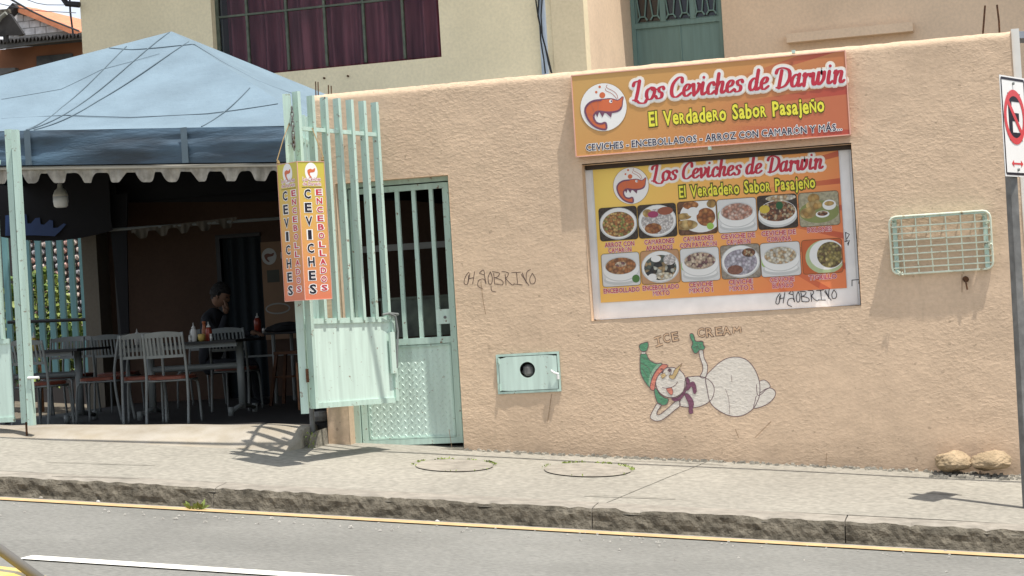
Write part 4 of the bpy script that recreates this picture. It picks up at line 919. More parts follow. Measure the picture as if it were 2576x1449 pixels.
for k, zx in enumerate((545, 680, 816, 962, 1104, 1240)):
    x = c3(zx, 600).x; zb_ = cz0
    b = MB(); b.tube([(x, .0, cz0-.004), (x, -.03, cz0-.004), (x, cy(cz0+.03)+.009, cz0+.03), (x+rnd(-.004, .004), cy((cz0+cz1)/2)+.009, (cz0+cz1)/2), (x, cy(cz1-.02)+.009, cz1-.02), (x, -.07, cz1), (x, .0, cz1-.01)], .0056, 6); b.build('wire', M_wire, cg)
b = MB()                                                        # close mesh roof of the cage
for k in range(7): y = -.086+.0092*k; b.box(cx0+.01, cx1-.01, y, y+.0085, cz1-.004-.3*0, cz1-.001)
b.build('roof_slats', M_mint, cg)
b = MB()
for (zx, zy) in ((455, 425), (1320, 350), (1335, 400), (1380, 615), (520, 885)):
    q = c3(zx, zy, -.06)
    for k in range(4): b.tube([(q.x+rnd(-.02, .02), q.y+rnd(-.01, .01), q.z+rnd(-.02, .02)), (q.x+rnd(-.03, .03), q.y-.01, q.z+rnd(-.03, .03)), (q.x+rnd(-.02, .02), q.y, q.z+rnd(-.02, .02))], .003, 5)
b.build('tie_wire', M_wire, cg)
b = MB(); q = c3(1138, 940, 0); b.tube([(q.x, .01, q.z), (q.x+.005, -.03, q.z-.005)], .022, 8); b.tube([(q.x, -.028, q.z), (q.x+.01, -.03, q.z-.08)], .006, 6); o_ = b.build('wall_hook', M_rust); tag(o_, 'rusty black hook stub in the wall just under the wire cage', 'hook')

# ------------------------------------------------------------------ rocks
M_rock = mat('sandy boulder', (.40, .30, .19), .9, .18, 10, 1.0, 16, dist=.035, col2=(.28, .21, .13))
def rock(name, c, sx_, sy_, sz_, seed, label, m=M_rock):
    bm = bmesh.new(); bmesh.ops.create_icosphere(bm, subdivisions=5, radius=1)
    for v in bm.verts:
        n = v.co.copy(); f = 1+.22*noise.noise(n*1.3+V((seed, 0, 0)))+.13*abs(noise.noise(n*2.6+V((seed, 5, 0))))+.05*noise.noise(n*8+V((seed, 2, 0)))
        v.co = V((n.x*sx_*f, n.y*sy_*f, n.z*sz_*f*(.75 if n.z < 0 else 1.05)-.02))+V(c)
    me = bpy.data.meshes.new(name); bm.to_mesh(me); bm.free(); me.materials.append(m)
    for p in me.polygons: p.use_smooth = True
    o = link(name, me); tag(o, label, 'rock', 'rocks at the foot of the wall'); return o
q = P(2397, 1158, -.14); rock('rock', (q.x, -.12, q.z), .128, .11, .080, 3, 'left of two sandy boulders cemented against the foot of the wall')
q = P(2494, 1157, -.14); rock('rock', (q.x, -.12, q.z), .138, .11, .076, 11, 'right of two sandy boulders cemented against the foot of the wall beside the sign pole')
mt_ = MB()
for k in range(170):
    px = rnd(2340, 2600); q = P(px, 1188+rnd(-4, 4), -.18); s = rnd(.008, .03); x, y, z = q.x, -rnd(.05, .26), gz(q.x, -.15)
    mt_.hexa([(x-s, y-s, z-s), (x+s, y-s*.7, z-s), (x+s*.8, y+s, z-s), (x-s, y+s, z-s), (x-s*.6, y-s*.5, z+s*rnd(.2, .7)), (x+s*.5, y-s*.6, z+s*rnd(.2, .7)), (x+s*.5, y+s*.6, z+s*rnd(.2, .7)), (x-s*.4, y+s*.5, z+s*rnd(.2, .7))])
mt_.build('mortar_heap', M_conc, kind='stuff')

# ------------------------------------------------------------------ no parking sign on its pole
bs = Q(2588, 1279, GA, GB, GC); YP = bs.y
ps = thing('no_parking_sign', bs, 'white no parking sign with red ring on a dark grey pole at the right edge', 'road sign')
tp = P(2526, 193, YP); tt = V((P(2541, 300, YP).x-.01, YP, tp.z))
b = MB(); b.bar(bs-V((0, 0, .1)), tt, .055, .055, side=(.8, .6, 0)); b.build('pole', M_post, ps)
za = P(2527, 193, YP-.05).z; zb2 = P(2535, 446, YP-.05).z; xl_ = P(2527, 300, YP-.05).x
aa = math.radians(68); ex = V((math.cos(aa), math.sin(aa), 0)); nn = V((math.sin(aa), -math.cos(aa), 0)); SW = .42; SH_ = za-zb2
pc = bs.lerp(tt, .88)+nn*.045; NPn = Panel(V((pc.x, pc.y, zb2))-ex*SW/2, ex, (0, 0, 1), nn)
b = MB(); b.hexa([NPn.at(u, v, d) for d in (-.003, 0) for (u, v) in ((0, 0), (SW, 0), (SW, SH_), (0, SH_))]); b.build('plate', WHT, ps)
b = MB(); m_ = .018; pts = [(m_, m_), (SW-m_, m_), (SW-m_, SH_-m_), (m_, SH_-m_)]
for i in range(4): ribbon(b, NPn, [pts[i], pts[(i+1) % 4]], .016, .0015+.0001*i, caps=False)
b.build('border', BLK, ps)
REDS = flat('road sign red', (.62, .06, .07), .4); cz_ = SH_*.595; cc = (SW*.5, cz_)
b = MB(); ribbon(b, NPn, [(cc[0]+SW*.375*math.cos(i/36*6.2832), cc[1]+SW*.375*math.sin(i/36*6.2832)) for i in range(36)], SW*.10, .0022, True); b.build('prohibition_ring', REDS, ps)
b = MB()
for i, (x0, x1, z0_, z1_) in enumerate(((-.11, -.045, -.17, .17), (-.045, .12, .11, .17), (-.045, .08, -.03, .03), (-.045, .12, -.17, -.11))): b.add([NPn.at(cc[0]+u*SW/.46, cc[1]+v*SW/.46, .0015+.0001*i) for (u, v) in ((x0, z0_), (x1, z0_), (x1, z1_), (x0, z1_))], [(0, 1, 2, 3)])
b.build('letter', BLK, ps)
b = MB(); r_ = SW*.375*.7071; ribbon(b, NPn, [(cc[0]-r_, cc[1]+r_), (cc[0]+r_, cc[1]-r_)], SW*.085, .0026, caps=False); b.build('prohibition_bar', REDS, ps)
b = MB(); v = SH_*.13; ribbon(b, NPn, [(SW*.34, v), (SW*.66, v)], .012, .0015, caps=False)
for s in (-1, 1): b.add([NPn.at(SW*.5+s*a_, v+c_, .0016) for a_, c_ in ((SW*.23, 0), (SW*.14, .024), (SW*.14, -.024))], [(0, 1, 2)])
b.build('double_arrow', REDS, ps)
b = MB()
for v in (SH_*.93, SH_*.07): q = NPn.at(SW*.5, v, 0); b.tube([q, q+nn*.012], .009, 8)
b.build('bolt', M_grey, ps)

# iron rods left standing out of the wall top
for (px, y0, y1, lean) in ((794, 231, 205, 0), (800, 231, 206, 0), (826, 232, 214, 0), (833, 232, 216, 0)):
    a = P(px, y0+4, .1); b_ = P(px, y1, .1); o_ = MB().tube([a-V((0, 0, .05)), b_], .005, 6).build('iron_rod', M_rust); tag(o_, {794: 'short rusty rod on the wall top, closest to the blue tent', 800: 'short rusty rod on the wall top, right one of the pair touching the tent', 826: 'short rusty rod on the wall top, left one of the second pair from the tent', 833: 'short rusty rod on the wall top, rightmost of the four near the tent'}[px], 'iron rod', 'iron rods in the wall top')
for i, (px, y0, px1, y1) in enumerate(((2470, 90, 2478, 14), (2514, 80, 2508, 12))):
    a = P(px, y0, .1); b_ = P(px1, y1, .1); pts = [a-V((0, 0, .05)), a.lerp(b_, .4)+V((.004, 0, 0)), b_]
    o_ = MB().tube(pts, .007, 6).build('iron_rod', M_rust); tag(o_, ('tall rusty rod leaning slightly right on the wall top, left of the pair' if i == 0 else 'tall rusty rod with a kink on the wall top, nearest the wall corner'), 'iron rod', 'iron rods in the wall top')
# ------------------------------------------------------------------ restaurant floor and its ramp
ZF = CAM.z - .83
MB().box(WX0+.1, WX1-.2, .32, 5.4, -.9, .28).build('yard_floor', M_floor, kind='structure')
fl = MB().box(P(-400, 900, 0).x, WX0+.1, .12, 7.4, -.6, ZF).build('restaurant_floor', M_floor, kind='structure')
la = P(75, 1073, -.03); lb = P(752, 1071, -.03)
def lipz(x): return la.z+(lb.z-la.z)*(x-la.x)/(lb.x-la.x)
rx0 = P(-420, 1073, -.03).x; rx1 = P(762, 1090, -.2).x
M_ramp = mat('worn ramp concrete', (.34, .31, .265), .9, .16, 5, .6, 45, dist=.008, col2=(.30, .26, .20), var2=.2, vs2=1.6)
vs = []; nX = 90; nY = 12
for i in range(nX+1):
    x = rx0+(rx1-rx0)*i/nX
    for j in range(nY+1):
        t = j/nY; y = .15-.80*t; ground = gz(x, y)
        top = lipz(x)+.01*noise.noise(V((x*2, y*3, 0))); s = max(0, min(1, (t-.2)/.72)); k = s*s*(3-2*s)
        z = max(top*(1-k)+(ground-.012)*k, ground-.012) if t > .2 else top
        vs.append((x + (.05*noise.noise(V((y*5, 3, 1))) if i == nX else 0), y, z))
fs = [(i*(nY+1)+j, i*(nY+1)+j+1, (i+1)*(nY+1)+j+1, (i+1)*(nY+1)+j) for i in range(nX) for j in range(nY)]
n0 = len(vs); 
for j in range(nY+1): a = vs[nX*(nY+1)+j]; vs.append((a[0]+.02, a[1], a[2]-.5))
for j in range(nY): fs.append((nX*(nY+1)+j, nX*(nY+1)+j+1, n0+j+1, n0+j))
MB().add(vs, fs).build('entrance_ramp', M_ramp, smooth=True, kind='structure')
sb = MB(); a = P(795, 1082, -.12); b_ = P(818, 1128, -.12)
sb.hexa([(a.x-.06, -.34, .1), (b_.x+.0, -.30, .1), (b_.x, .05, .1), (a.x-.06, .05, .1), (a.x+.0, -.25, a.z-.03), (b_.x-.03, -.2, a.z), (b_.x-.02, .03, a.z+.01), (a.x+.01, .03, a.z-.0)])
o_ = sb.build('broken_step', M_conc, kind='structure')
mo = MB()
for k in range(40):
    q = V((a.x+rnd(-.03, .05), -.3+rnd(-.03, .05), rnd(b_.z, a.z))); s = .012
    mo.add([q+V((rnd(-s, s), rnd(-s, s), rnd(-s, s))) for _ in range(3)], [(0, 1, 2)])
mo.build('moss', M_leaf2, kind='stuff')

# ------------------------------------------------------------------ blue tent
TY0, TY1 = .22, 5.0
fr_ = P(795, 315, TY0); f2 = P(50, 329, TY0); sl_t = (fr_.z-f2.z)/(fr_.x-f2.x)
flx = P(-580, 335, TY0).x
def tz(x): return fr_.z + sl_t*(x-fr_.x)
apex = P(432, 79, (TY0+TY1)/2)
FRp = V((fr_.x, TY0, fr_.z)); FLp = V((flx, TY0, tz(flx))); BRp = V((fr_.x, TY1, fr_.z+.05)); BLp = V((flx, TY1, tz(flx)+.05))
print('tent', FLp, FRp, apex)
tent = thing('market_tent', ((flx+fr_.x)/2, TY0, ZF), 'large faded blue canvas tent with a peaked roof over the open air restaurant', 'tent')
def panel3(a, b, c, n=26, sag=.09):
    vs = []; fs = []; id_ = {}
    nrm = (b-a).cross(c-a).normalized()
    if nrm.z < 0: nrm = -nrm
    for i in range(n+1):
        for j in range(n+1-i):
            u, v = i/n, j/n; w_ = 1-u-v; p = a*w_+b*u+c*v
            s = sag*27*u*v*w_ ; id_[i, j] = len(vs)
            vs.append(p - nrm*(s + (.012*noise.noise(p*1.4)*min(1, 8*min(u, v, w_)))))
    for i in range(n):
        for j in range(n-i):
            fs.append((id_[i, j], id_[i+1, j], id_[i, j+1]))
            if j < n-i-1: fs.append((id_[i+1, j], id_[i+1, j+1], id_[i, j+1]))
    return vs, fs
for (a, b, c) in ((FLp, FRp, apex), (FRp, BRp, apex), (BRp, BLp, apex), (BLp, FLp, apex)):
    v_, f_ = panel3(a, b, c); MB().add(v_, f_).build('roof_panel', M_tent, tent, smooth=True)
MB().add([(flx, TY1-.03, BRp.z-.2), (WX0+.3, TY1-.03, BRp.z-.2), (WX0+.3, 5.47, BRp.z-.12), (flx, 5.47, BRp.z-.12)], [(0, 1, 2, 3)]).build('rear_light_block', M_dark, tent)  # unseen sheet added to close the light gap behind the tent
# front and side valances: heavy cloth with creases
vb = (P(50, 416, TY0).z - tz(P(50, 416, TY0).x)); vd = -vb
def valance(a, b, drop, m_, n=150, amp=.016):
    vs = []; d = (b-a); L_ = d.length; d.normalize(); nn = V((d.y, -d.x, 0)).normalized(); K = 14
    for i in range(n+1):
        p = a.lerp(b, i/n); s = L_*i/n
        for k in range(K+1):
            t = k/K
            o = amp*(noise.noise(V((s*1.1+t*1.0, t*3.2, 5)))*1.7 + .7*noise.noise(V((s*3.2+t*2, t*8, 8))))*math.sin(math.pi*min(1, t+.08)) + .010*math.sin(t*3.14)
            vs.append(p + nn*o + V((0, 0, -drop*t)))
    fs = [(i*(K+1)+k, i*(K+1)+k+1, (i+1)*(K+1)+k+1, (i+1)*(K+1)+k) for i in range(n) for k in range(K)]
    return MB().add(vs, fs).build('valance', m_, tent, smooth=True)
valance(FLp, FRp, vd, M_valn); valance(FRp, BRp, vd+.25, M_dark, 40); valance(BLp, BRp, BRp.z-P(560, 552, TY1).z, M_dark, 40); valance(FLp, BLp, vd, M_valn, 40)  # right and rear cloth blackened, rear lengthened, to stand for shade inside
def roof_hit(px, py):                               # where the line of sight meets the roof
    d = ray(px, py); best = None
    for (a, b, c) in ((FLp, FRp, apex), (FRp, BRp, apex), (BLp, FLp, apex)):
        n_ = (b-a).cross(c-a)
        if abs(d.dot(n_)) < 1e-9: continue
        t = (a-CAM).dot(n_)/d.dot(n_); p = CAM+d*t
        w0 = (b-p).cross(c-p).dot(n_); w1 = (c-p).cross(a-p).dot(n_); w2 = (a-p).cross(b-p).dot(n_)
        if min(w0, w1, w2) >= -1e-6*n_.length_squared and (best is None or t < best[0]):
            nr = n_.normalized(); nr = nr if nr.z > 0 else -nr
            nd = (w0*w1*w2)/(n_.length_squared**3)*27*.09; best = (t, p-nr*nd+nr*.004)
    return best[1] if best else None
def seam_shadow(pts, r=.006, nm='roof_seam_shadow', m_=M_seam_shade):
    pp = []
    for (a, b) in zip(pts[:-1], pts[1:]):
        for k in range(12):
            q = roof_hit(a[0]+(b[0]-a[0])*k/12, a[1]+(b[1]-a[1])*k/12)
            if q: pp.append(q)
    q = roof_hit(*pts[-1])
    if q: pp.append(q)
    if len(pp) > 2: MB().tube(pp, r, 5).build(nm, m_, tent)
seam_shadow([(333, 104), (150, 248), (66, 327)]); seam_shadow([(426, 82), (70, 327)]); seam_shadow([(474, 106), (240, 232), (86, 327)]); seam_shadow([(628, 220), (507, 319)])  # middle seam and rib shadows, all drawn as dark lines
seam_shadow([(0, 281), (162, 269), (325, 279), (520, 276), (699, 261)], .004); seam_shadow([(0, 234), (150, 206), (255, 163), (400, 130)], .002)  # cable shadows drawn as dark lines across the roof
seam_shadow([(275, 121), (330, 122), (440, 114), (490, 112), (560, 150), (650, 188), (750, 222)], .0045)  # draped cable and its shadow drawn as one dark line
for px in (74, 468):                                # reinforcing strips hanging in the valance
    x = P(px, 360, TY0).x; b = MB(); b.box(x-.028, x+.028, TY0-.035, TY0-.032, tz(x)-vd, tz(x)); b.build('valance_strip', M_seam_shade, tent)
b = MB(); x0 = flx; b.tube([(x0, TY0+.05, tz(x0)-vd-.02), (fr_.x, TY0+.05, tz(fr_.x)-vd-.02)], .016, 8); b.build('front_rail', flat('white tent pole', (.5, .48, .43), .4), tent)
b = MB(); b.tube([(x0, TY1-.3, P(330, 573, TY1-.3).z), (P(760, 545, TY1-.3).x, TY1-.3, P(740, 547, TY1-.3).z)], .018, 8); b.build('rear_rail', M_grey, tent)
def scallops(y, cen, m_, dep, w_, ztopf, nm):
    mb = MB(); cen = sorted(cen); pts = []
    for c in cen:
        for k in range(-8, 9):
            pass
    step = (cen[-1]-cen[0])/(len(cen)-1); n = int((cen[-1]-cen[0]+step)/step*24); vs = []
    for i in range(n+1):
        x = cen[0]-step/2 + (cen[-1]-cen[0]+step)*i/n
        dd = min(abs(x-c) for c in cen)/(step/2)
        t = .5+.5*math.cos(min(1, max(0, (dd-.22)/.50))*math.pi)
        z = ztopf(x); fw = .012*math.sin(x*31)+.008*math.sin(x*77)
        vs += [(x, y+fw*.2, z), (x, y+fw, z-dep*.35), (x, y+fw*1.4, z-dep*(.36+.64*t))]
    fs = [f for i in range(n) for f in ((3*i, 3*i+1, 3*i+4, 3*i+3), (3*i+1, 3*i+2, 3*i+5, 3*i+4))]
    return mb.add(vs, fs).build(nm, m_, tent)
scallops(TY0+.07, [P(px, 430, TY0+.07).x for px in (-140, -68, 4, 78, 145, 219, 291, 366, 431, 505, 580, 655, 720)], M_scal, .13, .1, lambda x: tz(x)-vd-.02, 'scalloped_trim')
zq = lambda x: P(340, 575, TY1-.3).z
scallops(TY1-.32, [P(px, 590, TY1-.32).x for px in (357, 410, 463, 516, 571)], flat('shade darkened canvas', (.11, .095, .075), .9), .11, .1, lambda x: P(357, 574, TY1-.32).z+.04*(x-P(357, 574, TY1-.32).x), 'scalloped_trim')  # rear trim coloured dark for the shade under the tent
for (px, y) in ((306, TY1-.25), (-560, TY0+.1)):
    x = P(px, 800, y).x; b = MB(); b.box(x-.035, x+.035, y-.035, y+.035, ZF, tz(x)-.1); b.build('tent_pole', M_black, tent)
b = MB(); q = P(306, 700, TY1-.3); b.hexa([(q.x-.1, q.y, P(282, 590, q.y).z), (q.x+.09, q.y, P(282, 590, q.y).z), (q.x+.09, q.y+.02, P(282, 590, q.y).z), (q.x-.1, q.y+.02, P(282, 590, q.y).z), (q.x-.14, q.y, 3.0), (q.x+.13, q.y, 3.0), (q.x+.13, q.y+.02, 3.0), (q.x-.14, q.y+.02, 3.0)])
b.hexa([(q.x-.02, q.y, ZF+.35), (q.x+.03, q.y, ZF+.35), (q.x+.03, q.y+.02, ZF+.35), (q.x-.02, q.y+.02, ZF+.35), (q.x-.1, q.y, P(282, 590, q.y).z), (q.x+.09, q.y, P(282, 590, q.y).z), (q.x+.09, q.y+.02, P(282, 590, q.y).z), (q.x-.1, q.y+.02, P(282, 590, q.y).z)])
b.build('tied_side_curtain', M_dark, tent)
# rolled side wall hanging at the back left, light through the blue cloth painted as a patch
YR = TY1-.4; vs = []; N = 40
for i in range(N+1):
    px = -60+(285+60)*i/N; zb_ = P(px, 606-.0022*(px-110)**2*.4, YR).z; vs += [(P(px, 600, YR).x, YR, P(px, 600, YR).z+1.5), (P(px, 600, YR).x, YR-.03, zb_+.1), (P(px, 600, YR).x, YR, zb_)]
b = MB().add(vs, [f for i in range(N) for f in ((3*i, 3*i+1, 3*i+4, 3*i+3), (3*i+1, 3*i+2, 3*i+5, 3*i+4))]); b.build('rolled_side_wall', M_dark, tent, smooth=True)
RP_ = Panel((0, YR-.05, 0), (1, 0, 0), (0, 0, 1), (0, -1, 0))
b = MB(); T_ = lambda a, c: (lambda q: (q.x, q.z))(P(a*.2222, 386.4+c*.2222, YR-.05))
poly(b, RP_, [T_(*p) for p in [(60,700),(240,680),(300,690),(310,790),(350,790),(400,730),(450,725),(460,800),(500,805),(560,750),(600,760),(600,840),(650,840),(720,790),(750,800),(690,870),(620,935),(400,925),(60,930)]], 0, False)
b.build('blue_lit_patch', M_blue_lit, tent)  # blue colour stands for daylight coming through the cloth

# ------------------------------------------------------------------ building behind
BY = 5.6
bd = thing('apartment_building', P(900, 600, BY), 'cream rendered house behind the wall with a wide window and wine red curtains', 'building')
bx0_ = P(204, 60, BY).x; bx1_ = P(1472, 90, BY).x; YD = None
for k in range(400):
    y = BY+.01*k
    if P(1588, 100, y).x <= bx1_ or y > 9: YD = y; break
print('recess', YD, bx1_)
wx0 = P(533, 60, BY).x; wx1 = P(1106, 60, BY).x; wzb = (P(720, 182, BY).z+P(1108, 142, BY).z)/2; wzt = wzb+1.6
ZT = 6.3
def wallbox(par, nm, x0, x1, y0, y1, z0, z1, m_): b = MB(); b.box(x0, x1, y0, y1, z0, z1); return b.build(nm, m_, par)
wallbox(bd, 'wall', bx0_, wx0, BY, BY+.22, 3.0, ZT, M_wall_b); wallbox(bd, 'wall', wx1, bx1_, BY, BY+.22, 2.2, ZT, M_wall_b)
wallbox(bd, 'wall', wx0, wx1, BY, BY+.22, 2.2, wzb, M_wall_b); wallbox(bd, 'wall', wx0, wx1, BY, BY+.22, wzt, ZT, M_wall_b)
wallbox(bd, 'wall', bx1_-.22, bx1_-.003, BY+.22, YD+.3, 0, ZT, M_wall_c)
wallbox(bd, 'wall', bx0_, bx0_+.2, BY+.22, BY+6, 0, ZT, M_wall_b)
wallbox(bd, 'rear_wall', bx0_+.2, bx1_-.3, BY+2.2, BY+2.4, 0, ZT, M_dark)
b = MB(); b.box(P(1390, 60, BY).x, bx1_, BY-.03, BY-.001, 2.2, ZT); b.build('pilaster', plaster('pale cream render', (.52, .44, .30), 1, .25, .004, False), bd)
dxl = bx1_; dxr = P(1820, 100, YD).x; rx_ = P(2760, 100, YD).x
wallbox(bd, 'wall', dxr, rx_, YD, YD+.25, 0, ZT, M_wall_c)
wallbox(bd, 'lintel', dxl, dxr, YD, YD+.25, 5.6, ZT, M_wall_c)
wallbox(bd, 'eave', bx0_-.3, bx1_, BY-.9, YD+.5, ZT, ZT+.2, M_wall_c); wallbox(bd, 'eave', bx1_+.002, rx_+1, YD-.7, YD+.5, ZT, ZT+.2, M_wall_c)
b = MB(); a = P(1979, 108, YD-.16); c = P(2297, 77, YD-.16); zl0 = (a.z+c.z)/2; hh = .105; b.box(a.x, c.x, YD-.16, YD-.001, zl0, zl0+hh); b.build('ledge', M_wall_c, bd)
b = MB(); x = P(1366, 90, BY-.05).x; b.box(x-.035, x+.035, BY-.06, BY-.001, 2.4, ZT); b.build('conduit', flat('pale blue conduit', (.36, .42, .50), .5), bd)
cb = MB()
for pts in ([(1347,-5),(1352,30),(1358,60),(1360,100),(1368,150),(1372,185)], [(1356,-5),(1353,40),(1362,80),(1372,120),(1380,160),(1386,182)], [(1364,-5),(1361,40),(1364,90),(1378,140),(1388,184)]): cb.tube([P(a, b_, BY-.09) for a, b_ in pts], .008, 6)
cb.build('cable', M_black, bd)
for (px, py) in ((876, 193), (998, 188)):
    q = P(px*1.0, py, BY); 
for (zx, zy) in ((1270, 750), (1497, 730)):
    q = P(483+zx*.2625, zy*.2625, BY); MB().tube([q+V((0, -.02, 0)), q+V((0, .01, 0))], .012, 6).build('peg', M_rust, bd)
# window
win = MB(); ys_ = BY+.13
win.box(wx0, wx1, ys_-.02, ys_+.03, wzb, wzb+.012); win.box(wx0, wx0+.04, ys_-.02, ys_+.03, wzb+.035, wzt)
M_mun = mat('faded green muntin', (.11, .125, .09), .6, .25, 14, col2=(.06, .075, .055)); win = win.build('window', M_mun, bd)
M_mun = mat('faded green muntin', (.11, .125, .09), .6, .25, 14, col2=(.06, .075, .055))
for px, lean in ((623, 0), (722, 0), (818, 0), (916, 0), (1015, 0)):
    x = P(px, 60, ys_).x; MB().box(x-.013, x+.013, ys_-.025, ys_+.02, wzb+.035, wzt).build('muntin', M_mun, win)
zz_ = (P(533, 46, ys_).z+P(816, 17, ys_).z)/2
MB().box(wx0+.04, wx1, ys_-.03, ys_+.016, zz_-.011, zz_+.011).build('muntin', M_mun, win)
M_glass = bpy.data.materials.new('window glass'); M_glass.use_nodes = True
nt_ = M_glass.node_tree; nt_.nodes.clear(); gl1 = nt_.nodes.new('ShaderNodeBsdfGlossy'); gl1.inputs['Roughness'].default_value = .03; tr1 = nt_.nodes.new('ShaderNodeBsdfTransparent'); tr1.inputs['Color'].default_value = (.85, .88, .86, 1)
ms = nt_.nodes.new('ShaderNodeMixShader'); fre = nt_.nodes.new('ShaderNodeFresnel'); fre.inputs[0].default_value = 1.4; ou = nt_.nodes.new('ShaderNodeOutputMaterial')
nt_.links.new(fre.outputs[0], ms.inputs[0]); nt_.links.new(tr1.outputs[0], ms.inputs[1]); nt_.links.new(gl1.outputs[0], ms.inputs[2]); nt_.links.new(ms.outputs[0], ou.inputs[0])
pxs = [533, 623, 722, 818, 916, 1015, 1106]
for a, c in zip(pxs[:-1], pxs[1:]): 
    xa = P(a, 60, ys_).x+.022; xc = P(c, 60, ys_).x-.022
    for (z0_, z1_) in ((wzb+.036, zz_-.017), (zz_+.017, wzt)):
        t_ = rnd(-.004, .004); MB().add([(xa, ys_+t_, z0_), (xc, ys_-t_, z0_), (xc, ys_-t_, z1_), (xa, ys_+t_, z1_)], [(0, 1, 2, 3)]).build('pane', M_glass, win)
M_cur = mat('wine red curtain', (.34, .10, .125), .75, .2, 9, col2=(.16, .045, .06), stretch=(2, 1, .15))
vs = []; x0 = P(556, 60, ys_).x; x1 = wx1; N = 520
for i in range(N+1):
    x = x0+(x1-x0)*i/N; y = ys_+.16+.06*math.sin(x*24+2.5*math.sin(x*3.1))+.07*noise.noise(V((x*9, 0, 0)))+.012*math.sin(x*61)
    for z in (wzb-.05, wzb+.5, wzt+.1): vs.append((x+.01*math.sin(z*3+x*4), y*1.0, z))
MB().add(vs, [f for i in range(N) for f in ((3*i, 3*i+3, 3*i+4, 3*i+1), (3*i+1, 3*i+4, 3*i+5, 3*i+2))]).build('curtain', M_cur, win, smooth=True)
MB().box(wx0, wx1, ys_+.3, ys_+.32, wzb-.1, wzt).build('room_shade', M_dark, win)
MB().box(wx0+.04, x0, ys_+.05, ys_+.32, wzb, wzt).build('side_wall', flat('grey side wall', (.16, .145, .12), .8), win)
# door upstairs
bdr = MB().box(dxl, dxr, YD+.10, YD+.14, 0, 5.6).build('door', M_teal, bd)
zdg = P(1700, 52, YD+.1).z
rs = MB(); rs.box(dxl+.05, dxr-.05, YD+.07, YD+.0995, zdg-.06, zdg); rs.box(dxl, dxl+.05, YD+.07, YD+.0995, 0, 5.5); rs.box(dxr-.05, dxr, YD+.07, YD+.0995, 0, 5.5)
xs_ = [P(1664, 20, YD).x, P(1740, 20, YD).x]
for x in xs_: rs.box(x-.035, x+.035, YD+.06, YD+.0995, zdg, 5.5)
x = P(1709, 100, YD).x; rs.box(x-.008, x+.008, YD+.085, YD+.0995, 0, zdg-.06); rs.build('door_rail', M_teal, bdr)
ed = [dxl+.05]+xs_+[dxr-.05]
for a, c in zip(ed[:-1], ed[1:]): MB().box(a+.03, c-.03, YD+.092, YD+.0985, zdg+.02, 5.4).build('pane', flat('dark door glass', (.02, .018, .018), .15, spec=.6), bdr)
og = MB()
for a, c in zip(ed[:-1], ed[1:]):
    for k in (.27, .73):
        xm = a+(c-a)*k; 
        og.tube([(xm-.09, YD+.05, zdg+.55), (xm-.03, YD+.05, zdg+.08), (xm-.06, YD+.05, zdg+.03)], .009, 6); og.tube([(xm+.09, YD+.05, zdg+.55), (xm+.03, YD+.05, zdg+.08), (xm+.06, YD+.05, zdg+.03)], .009, 6)
        og.tube([(xm-.06, YD+.05, zdg+.03), (xm-.03, YD+.05, zdg+.075), (xm+.03, YD+.05, zdg+.075), (xm+.06, YD+.05, zdg+.03)], .011, 6)
og.build('ornamental_grille', M_teal, bdr)
b = MB(); q = P(160, 10, BY-.1); r_ = P(200, 12, BY-.1); b.tube([q+V((.02, 0, .35)), q+V((-.04, 0, .12)), q+V((.04, 0, 0)), r_], .035, 10); b.build('gutter_elbow', M_black, bd)

# ground floor room walls behind the tent
rw = thing('restaurant_back_wall', P(500, 900, BY-.05), 'shaded brown rear wall of the restaurant with a dark doorway', 'wall')
ddx0 = P(556, 700, BY-.05).x; ddx1 = P(668, 700, BY-.05).x; zd = P(600, 598, BY-.05).z; zwt = 3.05
px247 = P(247, 700, BY-.05).x; xr_ = WX1
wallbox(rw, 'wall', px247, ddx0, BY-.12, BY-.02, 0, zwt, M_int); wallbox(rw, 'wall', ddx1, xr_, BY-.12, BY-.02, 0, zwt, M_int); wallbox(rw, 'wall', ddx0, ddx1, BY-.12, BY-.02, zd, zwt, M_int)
b = MB(); b.box(ddx0, ddx0+.05, BY-.15, BY-.121, ZF, zd+.04); b.box(ddx0+.05, ddx1, BY-.15, BY-.121, zd, zd+.04); b.build('door_frame', M_black, rw)
vs = []; N = 80
for i in range(N+1):
    x = ddx0+.05+(ddx1-ddx0-.05)*i/N; y = BY-.07+.02*math.sin(x*45); vs += [(x, y, ZF), (x, y, zd)]
MB().add(vs, [(2*i, 2*i+2, 2*i+3, 2*i+1) for i in range(N)]).build('door_curtain', flat('dark blue curtain', (.012, .018, .022), .8), rw, smooth=True)
pl = MB().box(P(209, 700, 5.2).x, P(247, 700, 5.2).x, 5.2, 5.6, 0, 3.0).build('tan_pillar', M_pil); tag(pl, 'tan rendered pillar between the blue green bars and the dark dining room', 'pillar')
sw_ = wallbox(None, 'side_boundary_wall', WX1-.2, WX1, WT+.002, BY-.13, -.4, ztm-.1, M_int); tag(sw_, 'boundary wall running back from the corner of the street wall', 'wall')
MR = mat('pale bounce sheet', (.58, .57, .53), .8, .2, 5)  # paled so sunlight bounces up onto the house
yr = MB(); n = 120; x0 = WX0-.1; x1 = WX1-.01; vs = []
for i in range(n+1):
    x = x0+(x1-x0)*i/n; z = ztm-.38+.02*math.sin(i*1.2); vs += [(x, .22, z-.05), (x, BY-.13, z+.06)]
yr.add(vs, [(2*i, 2*i+2, 2*i+3, 2*i+1) for i in range(n)]); o_ = yr.build('yard_shade_roof', MR); tag(o_, 'unseen corrugated roof added over the yard to darken it and bounce light up', 'roof')  # unseen roof added to keep the yard dark
